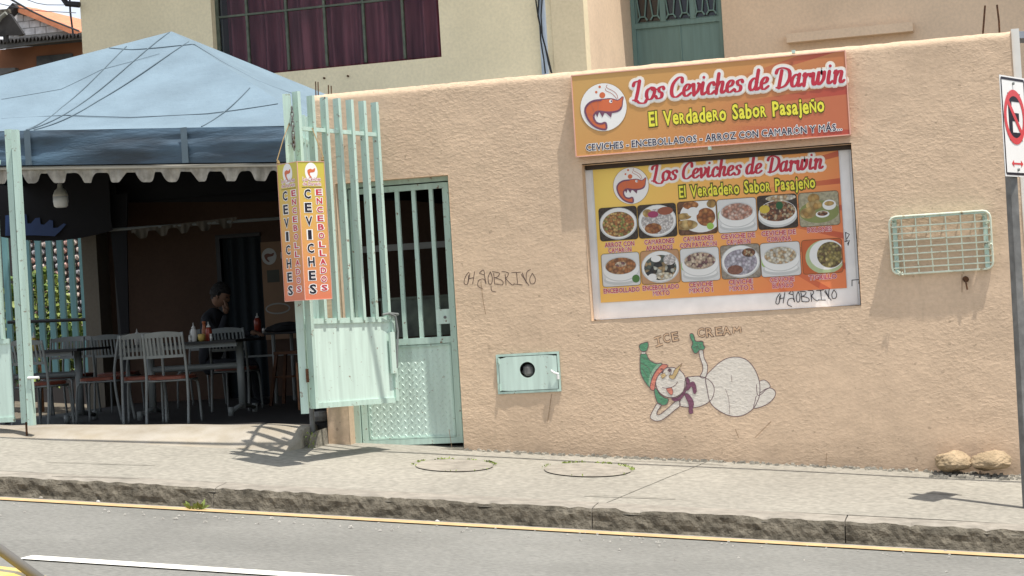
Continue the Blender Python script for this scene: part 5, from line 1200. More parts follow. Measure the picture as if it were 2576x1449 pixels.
# things glimpsed through the small door
b = MB(); a = P(1000, 622, 3.0); c = P(1130, 622, 3.0); b.box(a.x-1.2, c.x+.6, 3.0, 3.04, a.z-.03, a.z+.03); o_ = b.build('white_shelf_rail', flat('grey rail', (.30, .30, .28), .4)); tag(o_, 'pale rail crossing the dark yard behind the small door bars', 'rail')
b = MB(); a = P(985, 755, 1.6); c = P(1150, 840, 1.6); b.box(a.x-.1, c.x+.15, 1.6, 2.2, c.z, a.z); b.box(a.x-.12, c.x+.17, 1.58, 2.22, a.z, a.z+.02); o_ = b.build('display_cabinet', mat('scuffed grey green cabinet', (.12, .15, .11), .4, .4, 6, col2=(.04, .05, .04))); tag(o_, 'scuffed grey green cabinet seen through the bars of the small door', 'cabinet')

# poster by the doorway
YP2 = BY-.16
PPn = Panel((0, YP2, 0), (1, 0, 0), (0, 0, 1), (0, -1, 0))
a = P(655, 610, YP2); c = P(760, 850, YP2)
po = MB().box(a.x, c.x, YP2, YP2+.02, c.z, a.z).build('wall_poster', flat('faded poster', (.20, .115, .06), .6)); tag(po, 'dim brown menu poster with round shrimp emblem on the restaurant rear wall', 'poster')
fq = lambda x, y: (lambda q: (q.x, q.z))(P(x, y, YP2))
mb = MB(); q = fq(677, 645); disc(mb, PPn, *q, .088, .093, .001); mb.build('emblem_disc', flat('dim white print', (.40, .40, .38), .6), po)
mb = MB(); poly(mb, PPn, [(q[0]+x*.075, q[1]+y*.075) for x, y in [(-.75,.2),(-.2,.45),(.3,.35),(.8,.5),(.7,.1),(.3,-.05),(-.2,-.1),(-.25,-.4),(.05,-.75),(-.2,-.8),(-.6,-.4)]], .002); mb.build('shrimp', flat('dim brown print', (.14, .05, .03), .6), po)
mb = MB(); 
for (x0, y0, x1, y1) in ((673, 678, 702, 711), (712, 680, 742, 713)): u0__, v0__ = fq(x0, y1); u1__, v1__ = fq(x1, y0); mb.add([PPn.at(u0__, v0__, .001), PPn.at(u1__, v0__, .001), PPn.at(u1__, v1__, .001), PPn.at(u0__, v1__, .001)], [(0, 1, 2, 3)])
mb.build('photo', flat('dim dark print', (.05, .05, .035), .6), po)
mb = MB(); q = fq(699, 776); ribbon(mb, PPn, [(q[0]+.14*math.cos(i/24*6.2832), q[1]+.055*math.sin(i/24*6.2832)) for i in range(24)], .016, .001, True); mb.build('plate', flat('dim grey print', (.25, .25, .23), .6), po)

# ------------------------------------------------------------------ dining furniture
def ctube(p, r, n=8): return MB().tube(p, r, n)
def sm(p, k=5):
    a = [(x, y) for x, y, z in p]; b = [(x, z) for x, y, z in p]; A = catmull(a, k); B = catmull(b, k); return [(A[i][0], A[i][1], B[i][1]) for i in range(len(A))]
# each chair: seat, frames, legs, bands and slats
def make_chair():
    t = thing('cafe_chair', (0, 0, 0), 'chair', 'chair')
    for s in (-1, 1):
        ctube(sm([(s*.185, -.235, 0), (s*.185, -.20, .22), (s*.18, -.185, .42), (s*.178, -.20, .56), (s*.172, -.245, .79)]), .0125).build('rear_leg', M_grey, t, smooth=True)
        ctube(sm([(s*.175, .20, 0), (s*.165, .185, .30), (s*.15, .165, .362), (s*.11, .15, .375)]), .011).build('front_leg', M_grey, t, smooth=True)
    b = MB(); b.tube([(-.17, -.18, .378), (-.17, .15, .378)], .010); b.tube([(.17, -.18, .378), (.17, .15, .378)], .010); b.tube([(-.17, .15, .376), (.17, .15, .376)], .010); b.tube([(-.18, -.18, .378), (.18, -.18, .378)], .009)
    b.build('seat_frame', M_grey, t, smooth=True)
    pts = [(.19*math.copysign(abs(math.cos(a))**.6, math.cos(a)), .19*math.copysign(abs(math.sin(a))**.6, math.sin(a))-.01) for a in [i/24*6.2832 for i in range(24)]]
    b = MB(); b.add([(x, y, .389) for x, y in pts]+[(x, y, .412) for x, y in pts]+[(x*.9, y*.9, .418) for x, y in pts], [tuple(range(24))[::-1]]+[(i, (i+1) % 24, 24+(i+1) % 24, 24+i) for i in range(24)]+[(24+i, 24+(i+1) % 24, 48+(i+1) % 24, 48+i) for i in range(24)]+[tuple(range(48, 72))]); b.build('seat', M_seat, t)
    def band(z0, z1, y0, y1, nm, th=.012, bow=.03):
        vs = []; n = 10
        for i in range(n+1):
            x = -.17+.34*i/n; c = bow*(1-(x/.17)**2); cr_2 = .018*(1-(x/.17)**2) if nm == 'top_band' else 0
            vs += [(x, y0-c, z0), (x, y1-c, z1+cr_2), (x, y1-c+th, z1+cr_2), (x, y0-c+th, z0)]
        fs = [f for i in range(n) for f in [(4*i+k, 4*i+(k+1) % 4, 4*(i+1)+(k+1) % 4, 4*(i+1)+k) for k in range(4)]]; fs += [(3, 2, 1, 0), (4*n, 4*n+1, 4*n+2, 4*n+3)]
        MB().add(vs, fs).build(nm, M_grey, t, smooth=False)
    band(.752, .785, -.238, -.246, 'top_band'); band(.575, .60, -.203, -.206, 'lower_band')
    for k in range(9):
        x = -.145+.29*k/8; c = .03*(1-(x/.17)**2); b = MB(); b.hexa([(x-.0085, -.205-c, .60), (x+.0085, -.205-c, .60), (x+.0085, -.197-c, .60), (x-.0085, -.197-c, .60), (x-.0085, -.240-c, .755), (x+.0085, -.240-c, .755), (x+.0085, -.232-c, .755), (x-.0085, -.232-c, .755)]); b.build('slat', M_grey, t)
    return t
CH = [(430, .95, 8, 'front grey chair with dark red seat, back toward the street, at the middle table'), (358, 1.25, 22, 'grey chair just left of the front middle chair, angled away'),
 (590, 2.75, 4, 'grey slatted chair behind the right end of the middle table'), (100, 1.15, -4, 'grey chair beside the left gate post with bottles behind it'),
 (250, 1.7, 98, 'grey chair seen from the side at the right end of the left table'), (294, 3.2, 5, 'dim grey chair in the gap between the left and middle tables'),
 (497, 3.9, 182, 'dim grey chair beyond the bottles on the middle table'), (178, 3.6, 186, 'dim chair in front of the blue green bars behind the left table'), (150, 3.3, 190, 'dim chair at the far side of the left table')]
ch0 = make_chair()
for i, (px, y, rot, lab) in enumerate(CH):
    c = ch0 if i == 0 else copy_tree(ch0)
    x = P(px, 850, y).x; c.location = (x, y, ZF); c.rotation_euler = (0, 0, math.radians(rot)); c['label'] = lab; c['group'] = 'chairs at the restaurant tables'
def trestle(xa, xb, y, lab, over=.25, h=.69):
    t = thing('dining_table', ((xa+xb)/2, y, ZF), lab, 'table', 'tables in the restaurant')
    MB().box(xa-over, xb+over*.7, y-.34, y+.34, ZF+h-.022, ZF+h).build('tabletop', M_black, t)
    for x in (xa, xb):
        ctube([(x, y, ZF+.05), (x, y, ZF+h-.02)], .035, 12).build('column', M_grey, t, smooth=True)
        b = MB(); b.tube([(x, y-.28, ZF+.04), (x, y, ZF+.09), (x, y+.28, ZF+.04)], .022, 8); 
        for s in (-1, 1): b.tube([(x-.0, y+s*.28, ZF), (x, y+s*.28, ZF+.08)], .028, 8)
        b.build('foot', M_grey, t, smooth=True)
    ctube([(xa, y, ZF+.45), (xb, y, ZF+.45)], .028, 10).build('crossbar', M_grey, t, smooth=True)
    MB().box(xa-.1, xb+.1, y-.30, y-.27, ZF+h-.06, ZF+h-.023).build('apron', M_grey, t)
    return t
YT = 2.0
trestle(P(378, 900, YT).x, P(604, 900, YT).x, YT, 'middle restaurant table with two grey columns and bottles on its dark top', .16)
trestle(P(-30, 900, YT).x, P(196, 900, YT).x, YT, 'left restaurant table with dark round edged top beside the gate post', .25)
t3 = thing('dining_table', P(660, 1040, 4.0), 'right restaurant table on thin legs with a dark cloth bundle on it', 'table', 'tables in the restaurant')
xa = P(640, 900, 4.0).x; xb = xa+.9; MB().box(xa-.05, xb, 3.7, 4.3, ZF+.70, ZF+.72).build('tabletop', M_black, t3)
for (x, y) in ((P(690, 900, 3.75).x, 3.75), (xb-.05, 3.75), (P(690, 900, 3.75).x, 4.25), (xb-.05, 4.25)): ctube([(x, y, ZF), (x, y, ZF+.7)], .02).build('leg', M_grey, t3)
MB().box(xa, xb, 3.75, 3.77, ZF+.48, ZF+.50).build('rail', M_grey, t3)
q = P(725, 880, 4.0); 
def blob(name, c, r, seed, m_, sub=4):
    bm = bmesh.new(); bmesh.ops.create_icosphere(bm, subdivisions=sub, radius=1)
    for v in bm.verts:
        n = v.co.copy(); f = 1+.3*noise.noise(n*1.6+V((seed, 0, 0)))+.12*noise.noise(n*4+V((seed, 0, 0))); v.co = V((n.x*r[0]*f, n.y*r[1]*f, n.z*r[2]*f))+V(c)
    me = bpy.data.meshes.new(name); bm.to_mesh(me); bm.free(); me.materials.append(m_)
    for p in me.polygons: p.use_smooth = True
    return link(name, me)
o_ = blob('cloth_bundle', (P(722, 850, 3.9).x, 3.9, ZF+.76), (.2, .16, .055), 4, M_dark); tag(o_, 'dark folded cloth bundle lying on the right table', 'cloth')
st = thing('bar_stool', P(728, 1040, 3.4), 'small brown wooden stool behind the gate at the right of the dining room', 'stool')
xs0 = P(728, 930, 3.4).x; MB().box(xs0-.12, xs0+.2, 3.3, 3.6, ZF+.50, ZF+.53).build('seat', M_wood, st)
for (dx, dy, ex_, ey_) in ((-.1, 3.33, -.17, 3.28), (.18, 3.33, .25, 3.28), (-.1, 3.57, -.17, 3.62), (.18, 3.57, .25, 3.62)): MB().bar((xs0+dx, dy, ZF+.5), (xs0+ex_, ey_, ZF), .03, .03).build('leg', M_wood, st)
MB().bar((xs0-.13, 3.31, ZF+.28), (xs0+.21, 3.31, ZF+.28), .02, .02).build('stretcher', M_wood, st)

# bottles and pots on the middle table
ZTb = ZF+.69
def bottle(px, y, prof, m1_, m2_, cap, name, lab, cat, zt=ZTb):
    x = P(px, 850, y).x; t = thing(name, (x, y, zt), lab, cat)
    MB().lathe((x, y, zt), prof, 14).build('body', m1_, t, smooth=True)
    if cap: MB().lathe((x, y, zt+prof[-1][1]), cap, 12).build('cap', m2_, t, smooth=True)
sq = [(.026, 0), (.03, .01), (.03, .09), (.024, .115), (.014, .125)]; noz = [(.02, 0), (.018, .012), (.007, .02), (.004, .05)]
W_ = flat('squeeze bottle white', (.50, .50, .48), .35); Rr = flat('ketchup red', (.22, .03, .015), .3); Oo = flat('orange bottle', (.30, .09, .03), .4); Yy = flat('mustard yellow', (.42, .30, .08), .4)
bottle(488, 1.85, sq, W_, W_, noz, 'squeeze_bottle', 'white squeeze bottle, leftmost tall bottle on the middle table', 'bottle')
bottle(515, 1.95, [(.024, 0), (.026, .01), (.024, .10), (.015, .13), (.014, .165)], Oo, Oo, [(.018, 0), (.018, .018)], 'sauce_bottle', 'tall orange brown sauce bottle between the two squeeze bottles', 'bottle')
bottle(526, 1.85, sq, Rr, W_, noz, 'squeeze_bottle', 'red sauce squeeze bottle with white nozzle on the middle table', 'bottle')
bottle(507, 1.78, [(.02, 0), (.03, .02), (.034, .06), (.03, .068)], Yy, Yy, None, 'sauce_pot', 'small yellow sauce pot in front of the orange bottle', 'pot')
bottle(478, 1.82, [(.014, 0), (.014, .05)], W_, W_, [(.015, 0), (.010, .015)], 'salt_shaker', 'small white shaker left of the white squeeze bottle', 'shaker')
bottle(531, 1.78, [(.012, 0), (.012, .05)], W_, W_, [(.013, 0), (.009, .015)], 'salt_shaker', 'small pale shaker right of the red squeeze bottle', 'shaker')
bottle(498, 1.95, [(.03, 0), (.035, .04), (.03, .045)], M_leaf, M_leaf, None, 'napkin_cup', 'small green cup standing behind the sauce pots', 'cup')
bottle(650, 3.85, [(.035, 0), (.037, .13), (.02, .16)], Rr, W_, noz, 'squeeze_bottle', 'dim red bottle with white top on the right table', 'bottle', ZF+.72)
bottle(668, 3.95, [(.03, 0), (.03, .05)], W_, W_, None, 'white_cup', 'small dim cup on the right table', 'cup', ZF+.72)
bottle(345, 2.1, [(.026, 0), (.027, .08), (.012, .10)], W_, W_, noz, 'squeeze_bottle', 'dim clear squeeze bottle at the left end of the middle table', 'bottle')
bottle(330, 2.15, [(.02, 0), (.02, .08), (.012, .11)], Oo, Oo, None, 'sauce_bottle', 'thin orange bottle at the left end of the middle table', 'bottle')
bottle(85, 1.9, sq, Yy, W_, noz, 'squeeze_bottle', 'yellowish squeeze bottle on the left table beside the gate post', 'bottle')

# bulb hung under the tent
x = P(152, 490, 1.3).x; zb_ = P(153, 522, 1.3).z; lb = thing('light_bulb', (x, 1.3, zb_), 'large unlit white bulb hanging under the tent edge', 'bulb')
MB().lathe((x, 1.3, zb_), [(.045, 0), (.062, .012), (.068, .05), (.068, .10)], 20).build('globe', M_white, lb, smooth=True)
MB().lathe((x, 1.3, zb_+.10), [(.069, 0), (.066, .02), (.05, .055), (.025, .075), (.02, .11), (.012, .12)], 18).build('housing', flat('bulb housing', (.42, .40, .34), .4), lb, smooth=True)
MB().tube([(x, 1.3, zb_+.21), (x+.01, 1.3, zb_+1.0)], .005, 6).build('cord', M_black, lb)

# ------------------------------------------------------------------ the seated person
def skin(name, verts, edges, rad, m_, parent, root=0, sub=2):
    me = bpy.data.meshes.new(name); me.from_pydata(verts, edges, []); o = bpy.data.objects.new(name, me); COL.objects.link(o)
    s = o.modifiers.new('s', 'SKIN'); s.use_smooth_shade = True; u = o.modifiers.new('u', 'SUBSURF'); u.levels = sub; u.render_levels = sub
    for i, r in enumerate(rad): me.skin_vertices[0].data[i].radius = (r, r) if not isinstance(r, tuple) else r; me.skin_vertices[0].data[i].use_root = (i == root)
    bpy.context.view_layer.update(); dg = bpy.context.evaluated_depsgraph_get(); m2 = bpy.data.meshes.new_from_object(o.evaluated_get(dg)); bpy.data.objects.remove(o)
    m2.materials.clear(); m2.materials.append(m_)
    for p in m2.polygons: p.use_smooth = True
    return link(name, m2, parent)
M_skin = flat('shaded skin', (.20, .11, .07), .6); M_shirt = mat('dark shirt', (.02, .022, .028), .9, .2, 12); M_hair = mat('black hair', (.008, .007, .007), .7, .2, 60, .5, 90); M_jean = flat('dark jeans', (.02, .024, .035), .9)
hx_ = P(536, 745, 3.0); px_ = hx_.x-.10; PY = 3.05; zh = hx_.z
pr = thing('person', (px_, PY, ZF), 'dark haired person in dark shirt sitting behind the bottles with hand raised to face', 'person')
# local: faces +x
B = [(0, 0, .42), (.01, 0, .60), (.04, 0, .80), (.08, 0, .93), (.115, 0, 1.0),      # pelvis .. neck
     (.02, .10, .42), (.42, .12, .44), (.44, .12, .08), (.56, .12, .04), (.02, -.10, .42), (.42, -.12, .44), (.44, -.12, .08), (.56, -.12, .04),
     (.06, .17, .88), (.16, .25, .66), (.38, .16, .74), (.06, -.18, .88), (.22, -.24, .70), (.27, -.15, .93)]
Ed = [(0,1),(1,2),(2,3),(3,4),(0,5),(5,6),(6,7),(7,8),(0,9),(9,10),(10,11),(11,12),(3,13),(13,14),(14,15),(3,16),(16,17),(17,18)]
Rd = [(.13,.10),(.14,.10),(.155,.11),(.10,.08),.055,.085,.06,.045,.035,.085,.06,.045,.035,.06,.045,.032,.06,.045,.030]
of = V((px_, PY, ZF)); Bv = [tuple(of+V(v)) for v in B]
skin('body', Bv, Ed, Rd, M_shirt, pr)
def hand(w_, d, up, name):
    """palm and five fingers from the wrist along d"""
    w_ = V(w_)+of; d = V(d).normalized(); up = V(up).normalized(); sd = d.cross(up).normalized(); vs = [w_, w_+d*.04, w_+d*.075]; es = [(0, 1), (1, 2)]; rs = [.024, .03, .032]
    for k, (l, s) in enumerate(((.07, -.027), (.08, -.009), (.075, .009), (.058, .026))):
        b0 = len(vs); vs += [w_+d*.085+sd*s, w_+d*(.085+l*.5)+sd*s*1.1-up*.006, w_+d*(.085+l*.85)+sd*s*1.1-up*.026]; es += [(2, b0), (b0, b0+1), (b0+1, b0+2)]; rs += [.0095, .0088, .008]
    b0 = len(vs); vs += [w_+d*.045-sd*.04-up*.005, w_+d*.08-sd*.06-up*.015]; es += [(1, b0), (b0, b0+1)]; rs += [.012, .010]
    skin(name, [tuple(v) for v in vs], es, rs, M_skin, pr, 0, 1)
hand((.27, -.15, .93), (-.02, .35, 1), (1, 0, .1), 'hand'); hand((.38, .16, .74), (1, -.2, -.15), (0, 0, 1), 'hand')
bm = bmesh.new(); bmesh.ops.create_uvsphere(bm, u_segments=28, v_segments=20, radius=1)
hc_ = V((px_+.16, PY, zh)); R_ = Matrix.Rotation(.42, 3, 'Y')
for v in bm.verts:
    n = v.co.copy(); x, y, z = n
    q = V((x*.092, y*.076, z*.118)); 
    if x > 0 and z < 0: q.x *= 1-.18*(-z); q.y *= 1+.22*z
    if x > .75 and abs(y) < .3: q.x += .022*max(0, 1-abs(z+.12)/.25)*(1-abs(y)/.3)      # nose
    if x > .7 and abs(z+.5) < .1: q.x += .004
    if abs(z-.12) < .13 and x > .6 and .2 < abs(y) < .55: q.x -= .008                  # eye sockets
    v.co = R_ @ q + hc_
me = bpy.data.meshes.new('head'); bm.to_mesh(me); bm.free(); me.materials.append(M_skin)
for p in me.polygons: p.use_smooth = True
hd = link('head', me, pr)
b = MB()
for s in (-1, 1):
    e1 = hc_ + R_ @ V((.0, s*.078, -.01)); b.lathe(e1, [(.008, -.025), (.016, -.01), (.018, .01), (.008, .028)], 8)
b.build('ear', M_skin, hd, smooth=True)
b = MB()
for s in (-1, 1): e1 = hc_ + R_ @ V((.078, s*.03, .012)); b.lathe(e1, [(.003, -.008), (.01, 0), (.003, .008)], 8)
b.build('eye', BLK, hd)
b = MB(); e1 = hc_ + R_ @ V((.083, 0, -.055)); b.box(e1.x-.004, e1.x+.004, e1.y-.022, e1.y+.022, e1.z-.004, e1.z+.004); b.build('mouth', flat('lip', (.14, .05, .04), .5), hd)
bm = bmesh.new(); bmesh.ops.create_icosphere(bm, subdivisions=5, radius=1)
for v in bm.verts:
    n = v.co.copy(); f = 1+.05*noise.noise(n*5)+.04*noise.noise(n*14); cut = n.x > .35 and n.z < .35
    q = V((n.x*.105-.012, n.y*.092, n.z*.125+.014))*f
    if n.z < -.25: q = q*.78+V((-.01, 0, -.01))
    if n.x > .2 and n.z < .25: q = V((q.x*.55, q.y*.9, q.z))
    v.co = R_ @ q + hc_
me = bpy.data.meshes.new('hair'); bm.to_mesh(me); bm.free(); me.materials.append(M_hair); link('hair', me, pr)
# ------------------------------------------------------------------ blue green bars at the rear left and what grows behind
FY = 6.2
fe = thing('bar_fence', P(130, 870, FY), 'blue green upright bar fence at the rear left of the dining room', 'fence')
zt_f = P(110, 560, FY).z; zb_f = P(110, 880, FY).z
px = 212
k = 0
while px > -200:
    x = P(px, 730, FY).x; MB().box(x-.036, x+.036, FY-.02, FY+.02, zb_f-.3, zt_f+.4).build('bar', M_fence, fe); px -= 27.5; k += 1
q = P(100, 820, FY-.1); b = MB(); b.tube([(P(20, 808, FY-.3).x, FY-.3, P(66, 808, FY-.3).z), (P(232, 806, FY-.3).x, FY-.3, P(232, 803, FY-.3).z)], .02, 8); o_ = b.build('hand_rail', M_black); tag(o_, 'thin black rail in front of the blue green bars', 'rail')
def leafcloud(name, c, r, n, size, mats_, label, cat, group=None):
    t = thing(name, (c[0], c[1], c[2]-r[2]), label, cat, group)
    for m_i, m_ in enumerate(mats_):
        mb = MB()
        for k in range(n//len(mats_)):
            a = rnd(0, 6.283); h = rnd(-1, 1); rr = rnd(.35, 1)**.5*math.sqrt(max(0, 1-h*h*.8)); p = V((c[0]+r[0]*rr*math.cos(a), c[1]+r[1]*rr*math.sin(a), c[2]+r[2]*h))
            if noise.noise(p*1.9+V((m_i*3, 0, 0))) < -.22: continue
            d = V((rnd(-1, 1), rnd(-1, 1), rnd(-.6, 1))).normalized(); e = d.orthogonal().normalized(); s = size*rnd(.6, 1.3)
            mb.add([p, p+d*s*.5+e*s*.28, p+d*s, p+d*s*.5-e*s*.28], [(0, 1, 2, 3)])
        mb.build('foliage', m_, t)
    MB().tube([(c[0], c[1], c[2]-r[2]-.4), (c[0]+.03, c[1], c[2])], [.05, .02], 7).build('stem', M_wood, t)
x = P(90, 800, 8.2).x; leafcloud('garden_shrub', (x, 8.2, P(90, 830, 8.2).z), (.55, .4, .75), 3000, .10, [M_leaf, M_leaf2], 'sunlit leafy shrub behind the left part of the blue green bars', 'shrub')
x = P(185, 790, 8.6).x; leafcloud('garden_shrub', (x, 8.6, P(180, 860, 8.6).z), (.5, .4, .35), 1200, .10, [M_leaf2, M_leaf], 'low yellow green shrub behind the right part of the blue green bars', 'shrub')
# loose stone wall of pale cobbles beyond
cb_ = [flat('pale cobble', (.55, .46, .42), .8), flat('grey cobble', (.35, .34, .36), .8), flat('pink cobble', (.52, .33, .29), .8)]
cw = thing('cobble_wall', P(150, 870, 9.6), 'sunlit wall of pale round cobbles beyond the bars', 'wall')
x0 = P(-60, 700, 9.6).x; x1 = P(236, 700, 9.6).x; MB().box(x0, x1, 9.66, 9.9, -.2, 3.2).build('mortar', flat('dark mortar', (.05, .045, .045), .9), cw)
bm = bmesh.new(); bmesh.ops.create_icosphere(bm, subdivisions=1, radius=1); me0 = []
for m_ in cb_:
    me = bpy.data.meshes.new('stone'); bm.to_mesh(me); me.materials.append(m_); me0.append(me)
bm.free(); cnt_ = 0; z = P(100, 880, 9.6).z
while z < P(100, 590, 9.6).z:
    x = P(50, 700, 9.6).x+rnd(0, .1)
    while x < x1 and cnt_ < 290:
        o = link('stone', random.choice(me0), cw); o.location = V((x, 9.64, z))-V(cw.location)*0; o.scale = (.052, .05, .045); x += .115; cnt_ += 1
    z += .105

# ------------------------------------------------------------------ houses at the top left
def H(zx, zy, Y): return P(zx*.1467, zy*.1467, Y)
M_blk = mat('concrete block grey', (.62, .62, .64), .9, .15, 5); M_mor = flat('block mortar dark', (.25, .25, .25), .9); M_otile = mat('orange roof tile', (.62, .25, .13), .7, .15, 4, col2=(.45, .16, .08)); M_oil = mat('orange brown house paint', (.26, .115, .06), .9, .2, .8)
M_dsh = mat('dark sheet roof', (.035, .032, .03), .7, .3, 3); M_fas = mat('grey fascia board', (.12, .12, .115), .7, .2, 2)
GY = 50
h1 = thing('block_gable_house', H(700, 600, GY), 'far house with a bare grey block gable under an orange roof, upper left', 'house')
def wallpoly(pts, Y, th, nm, m_, par, f=H):
    q = [f(a, b, Y) for a, b in pts]; n = len(q); MB().add([(p.x, Y, p.z) for p in q]+[(p.x, Y+th, p.z) for p in q], [tuple(range(n))[::-1], tuple(range(n, 2*n))]+[(i, (i+1) % n, n+(i+1) % n, n+i) for i in range(n)]).build(nm, m_, par)
wallpoly([(100, 900), (100, 300), (190, 225), (330, 150), (1380, 530), (1500, 900)], GY, .3, 'wall', M_mor, h1)
bw = (H(560, 400, GY).x-H(372, 400, GY).x); bh = H(560, 270, GY).z-H(560, 393, GY).z
r_ = 0; zrow = H(400, 610, GY).z
ptL = H(330, 165, GY); ptR = H(1380, 545, GY)
while zrow < H(330, 150, GY).z:
    x = H(230, 400, GY).x + (bw/2 if r_ % 2 else 0)
    while x < ptR.x:
        lim = ptL.z+(ptR.z-ptL.z)*(x+bw-ptL.x)/(ptR.x-ptL.x); z1_ = min(zrow+bh-.025, lim)
        if z1_ > zrow+.06: MB().box(x, x+bw-.03, GY-.03, GY-.001, zrow, z1_).build('block', M_blk, h1)
        x += bw
    zrow += bh; r_ += 1
MB().box(H(195, 400, GY).x, H(225, 400, GY).x+.15, GY-.04, GY-.001, H(200, 620, GY).z, H(200, 260, GY).z).build('corner_post', M_blk, h1)
a = H(300, 95, GY-.4); b_ = H(1400, 545, GY-.4); c = H(620, 140, GY+5); d = H(1400, 330, GY+5)
MB().add([(a.x, a.y, a.z), (b_.x, b_.y, b_.z), (d.x, d.y, d.z), (c.x, c.y, c.z), (a.x, a.y, a.z-.25), (b_.x, b_.y, b_.z-.25), (d.x, d.y, d.z-.25), (c.x, c.y, c.z-.25)], [(0, 1, 2, 3), (4, 7, 6, 5), (0, 4, 5, 1), (0, 3, 7, 4), (1, 5, 6, 2)]).build('roof', M_otile, h1)
a2 = H(165, 240, GY-.4); MB().bar((a2.x, a2.y, a2.z), (a.x, a.y, a.z), .2, .5, side=(0, 0, 1)).build('ridge_cap', M_dsh, h1)
HY = 30
h2 = thing('orange_house', H(700, 1000, HY), 'orange brown house with a dark corrugated roof edge behind the tent at the upper left', 'house')
wallpoly([(-300, 1500), (-300, 880), (1400, 720), (1400, 1500)], HY, .3, 'wall', M_oil, h2)
wallpoly([(-300, 800), (-300, 760), (1400, 622), (1400, 668), (700, 740), (-100, 850)], HY-.9, .1, 'fascia', M_fas, h2)
n = 90; vs = []
for i in range(n+1):
    p = H(-300+1700*i/n, 765-138*i/n, HY-1.0); c = .07*math.sin(i*1.9); vs += [(p.x, p.y, p.z+c+.04), (p.x, HY+3, p.z+c+.45)]
MB().add(vs, [(2*i, 2*i+2, 2*i+3, 2*i+1) for i in range(n)]).build('corrugated_roof', M_dsh, h2)
wallpoly([(625, 1200), (625, 965), (1240, 915), (1240, 1200)], HY-.05, .04, 'window', mat('dull window', (.09, .085, .075), .4, .4, 2), h2)
wallpoly([(-200, 1290), (-200, 1180), (250, 1160), (260, 1200), (0, 1290)], HY-.3, .2, 'awning', M_fas, h2)
h3 = thing('dark_lean_to', H(150, 500, 27), 'dark weathered roof corner with a rounded gutter at the far upper left edge', 'roof')
wallpoly([(-200, 620), (-200, 320), (100, 215), (170, 240), (400, 580), (340, 605), (110, 600), (100, 720), (60, 720), (50, 620)], 27, .12, 'roof_sheet', M_dsh, h3)
pts = [H(-60, 400, 26.9), H(20, 290, 26.9), H(105, 225, 26.9)]; MB().tube(pts, .055, 8).build('gutter', flat('pale gutter', (.20, .20, .17), .6), h3)
wallpoly([(-100, 260), (-100, 170), (140, 150), (155, 215), (60, 240)], 27.4, .12, 'chimney', M_kerb, h3)
# wires in the sky
for i, (a, b_, r, lab) in enumerate((((190, -10), (1350, 530), .022, 'thick black overhead cable sloping across the orange roof'), ((450, -10), (1100, 85), .008, 'thin overhead wire crossing the sky just left of the cream house'), ((-20, 60), (1300, 220), .008, 'thin overhead wire crossing the sky above the far houses'))):
    p = H(*a, 18); q = H(*b_, 24); m_ = p.lerp(q, .5)+V((0, 0, -.05)); o_ = MB().tube([p+(p-m_)*.2, p, p.lerp(m_, .5)+V((0, 0, -.02)), m_, q], r, 6).build('overhead_cable', M_black); tag(o_, lab, 'cable', 'overhead cables')
o_ = MB().tube([H(1195, -20, 25), H(1205, 200, 25), H(1260, 640, 25)], .025, 6).build('roof_mast', M_black); tag(o_, 'thin dark mast standing in front of the orange roof beside the cream house', 'mast')

# ------------------------------------------------------------------ next house, beyond the corner of the wall
nb = thing('corner_shop', P(2580, 900, 1.0), 'white edged shop front with a tan board just beyond the corner of the peach wall', 'shop')
xA = WX1+.03
MB().box(WX1+.004, WX1+.06, .02, .12, -.8, ztB.z+.02).build('white_edge', flat('white edge paint', (.75, .74, .70), .6), nb)
MB().box(xA+.03, xA+4, .55, .8, -.8, 2.6).build('wall', flat('pale shop wall', (.62, .60, .55), .8), nb)
a = P(2566, 215, .3); MB().hexa([(a.x, .45, 1.5), (a.x+3, .45, 1.5), (a.x+3, .5, 1.5), (a.x, .5, 1.5), (a.x, .45, a.z), (a.x+3, .45, a.z-.2), (a.x+3, .5, a.z-.2), (a.x, .5, a.z)]).build('tan_board', flat('tan board', (.40, .22, .06), .5), nb)
a = P(2560, 85, .05); MB().hexa([(a.x-.02, .12, a.z-.02), (a.x+3, .12, a.z-.35), (a.x+3, .6, a.z-.3), (a.x, .6, a.z), (a.x-.02, .12, a.z+.03), (a.x+3, .12, a.z-.28), (a.x+3, .6, a.z-.2), (a.x, .6, a.z+.05)]).build('awning', flat('blue grey awning', (.30, .33, .38), .6), nb)

# ------------------------------------------------------------------ overhead service cable whose shadow crosses the pavement
pts = [(-300, 1090), (0, 1100), (580, 1124), (1000, 1138), (1600, 1167), (2100, 1190), (2576, 1213), (2900, 1227)]
cp = []
for (a, b_) in pts:
    q = Q(a, b_, GA, GB, GC); cp.append(q + SUN*(4.1/SUN.z))
o_ = MB().tube(cp, .025, 8).build('service_cable', M_black); tag(o_, 'black service cable strung high above the pavement', 'cable', 'overhead cables')

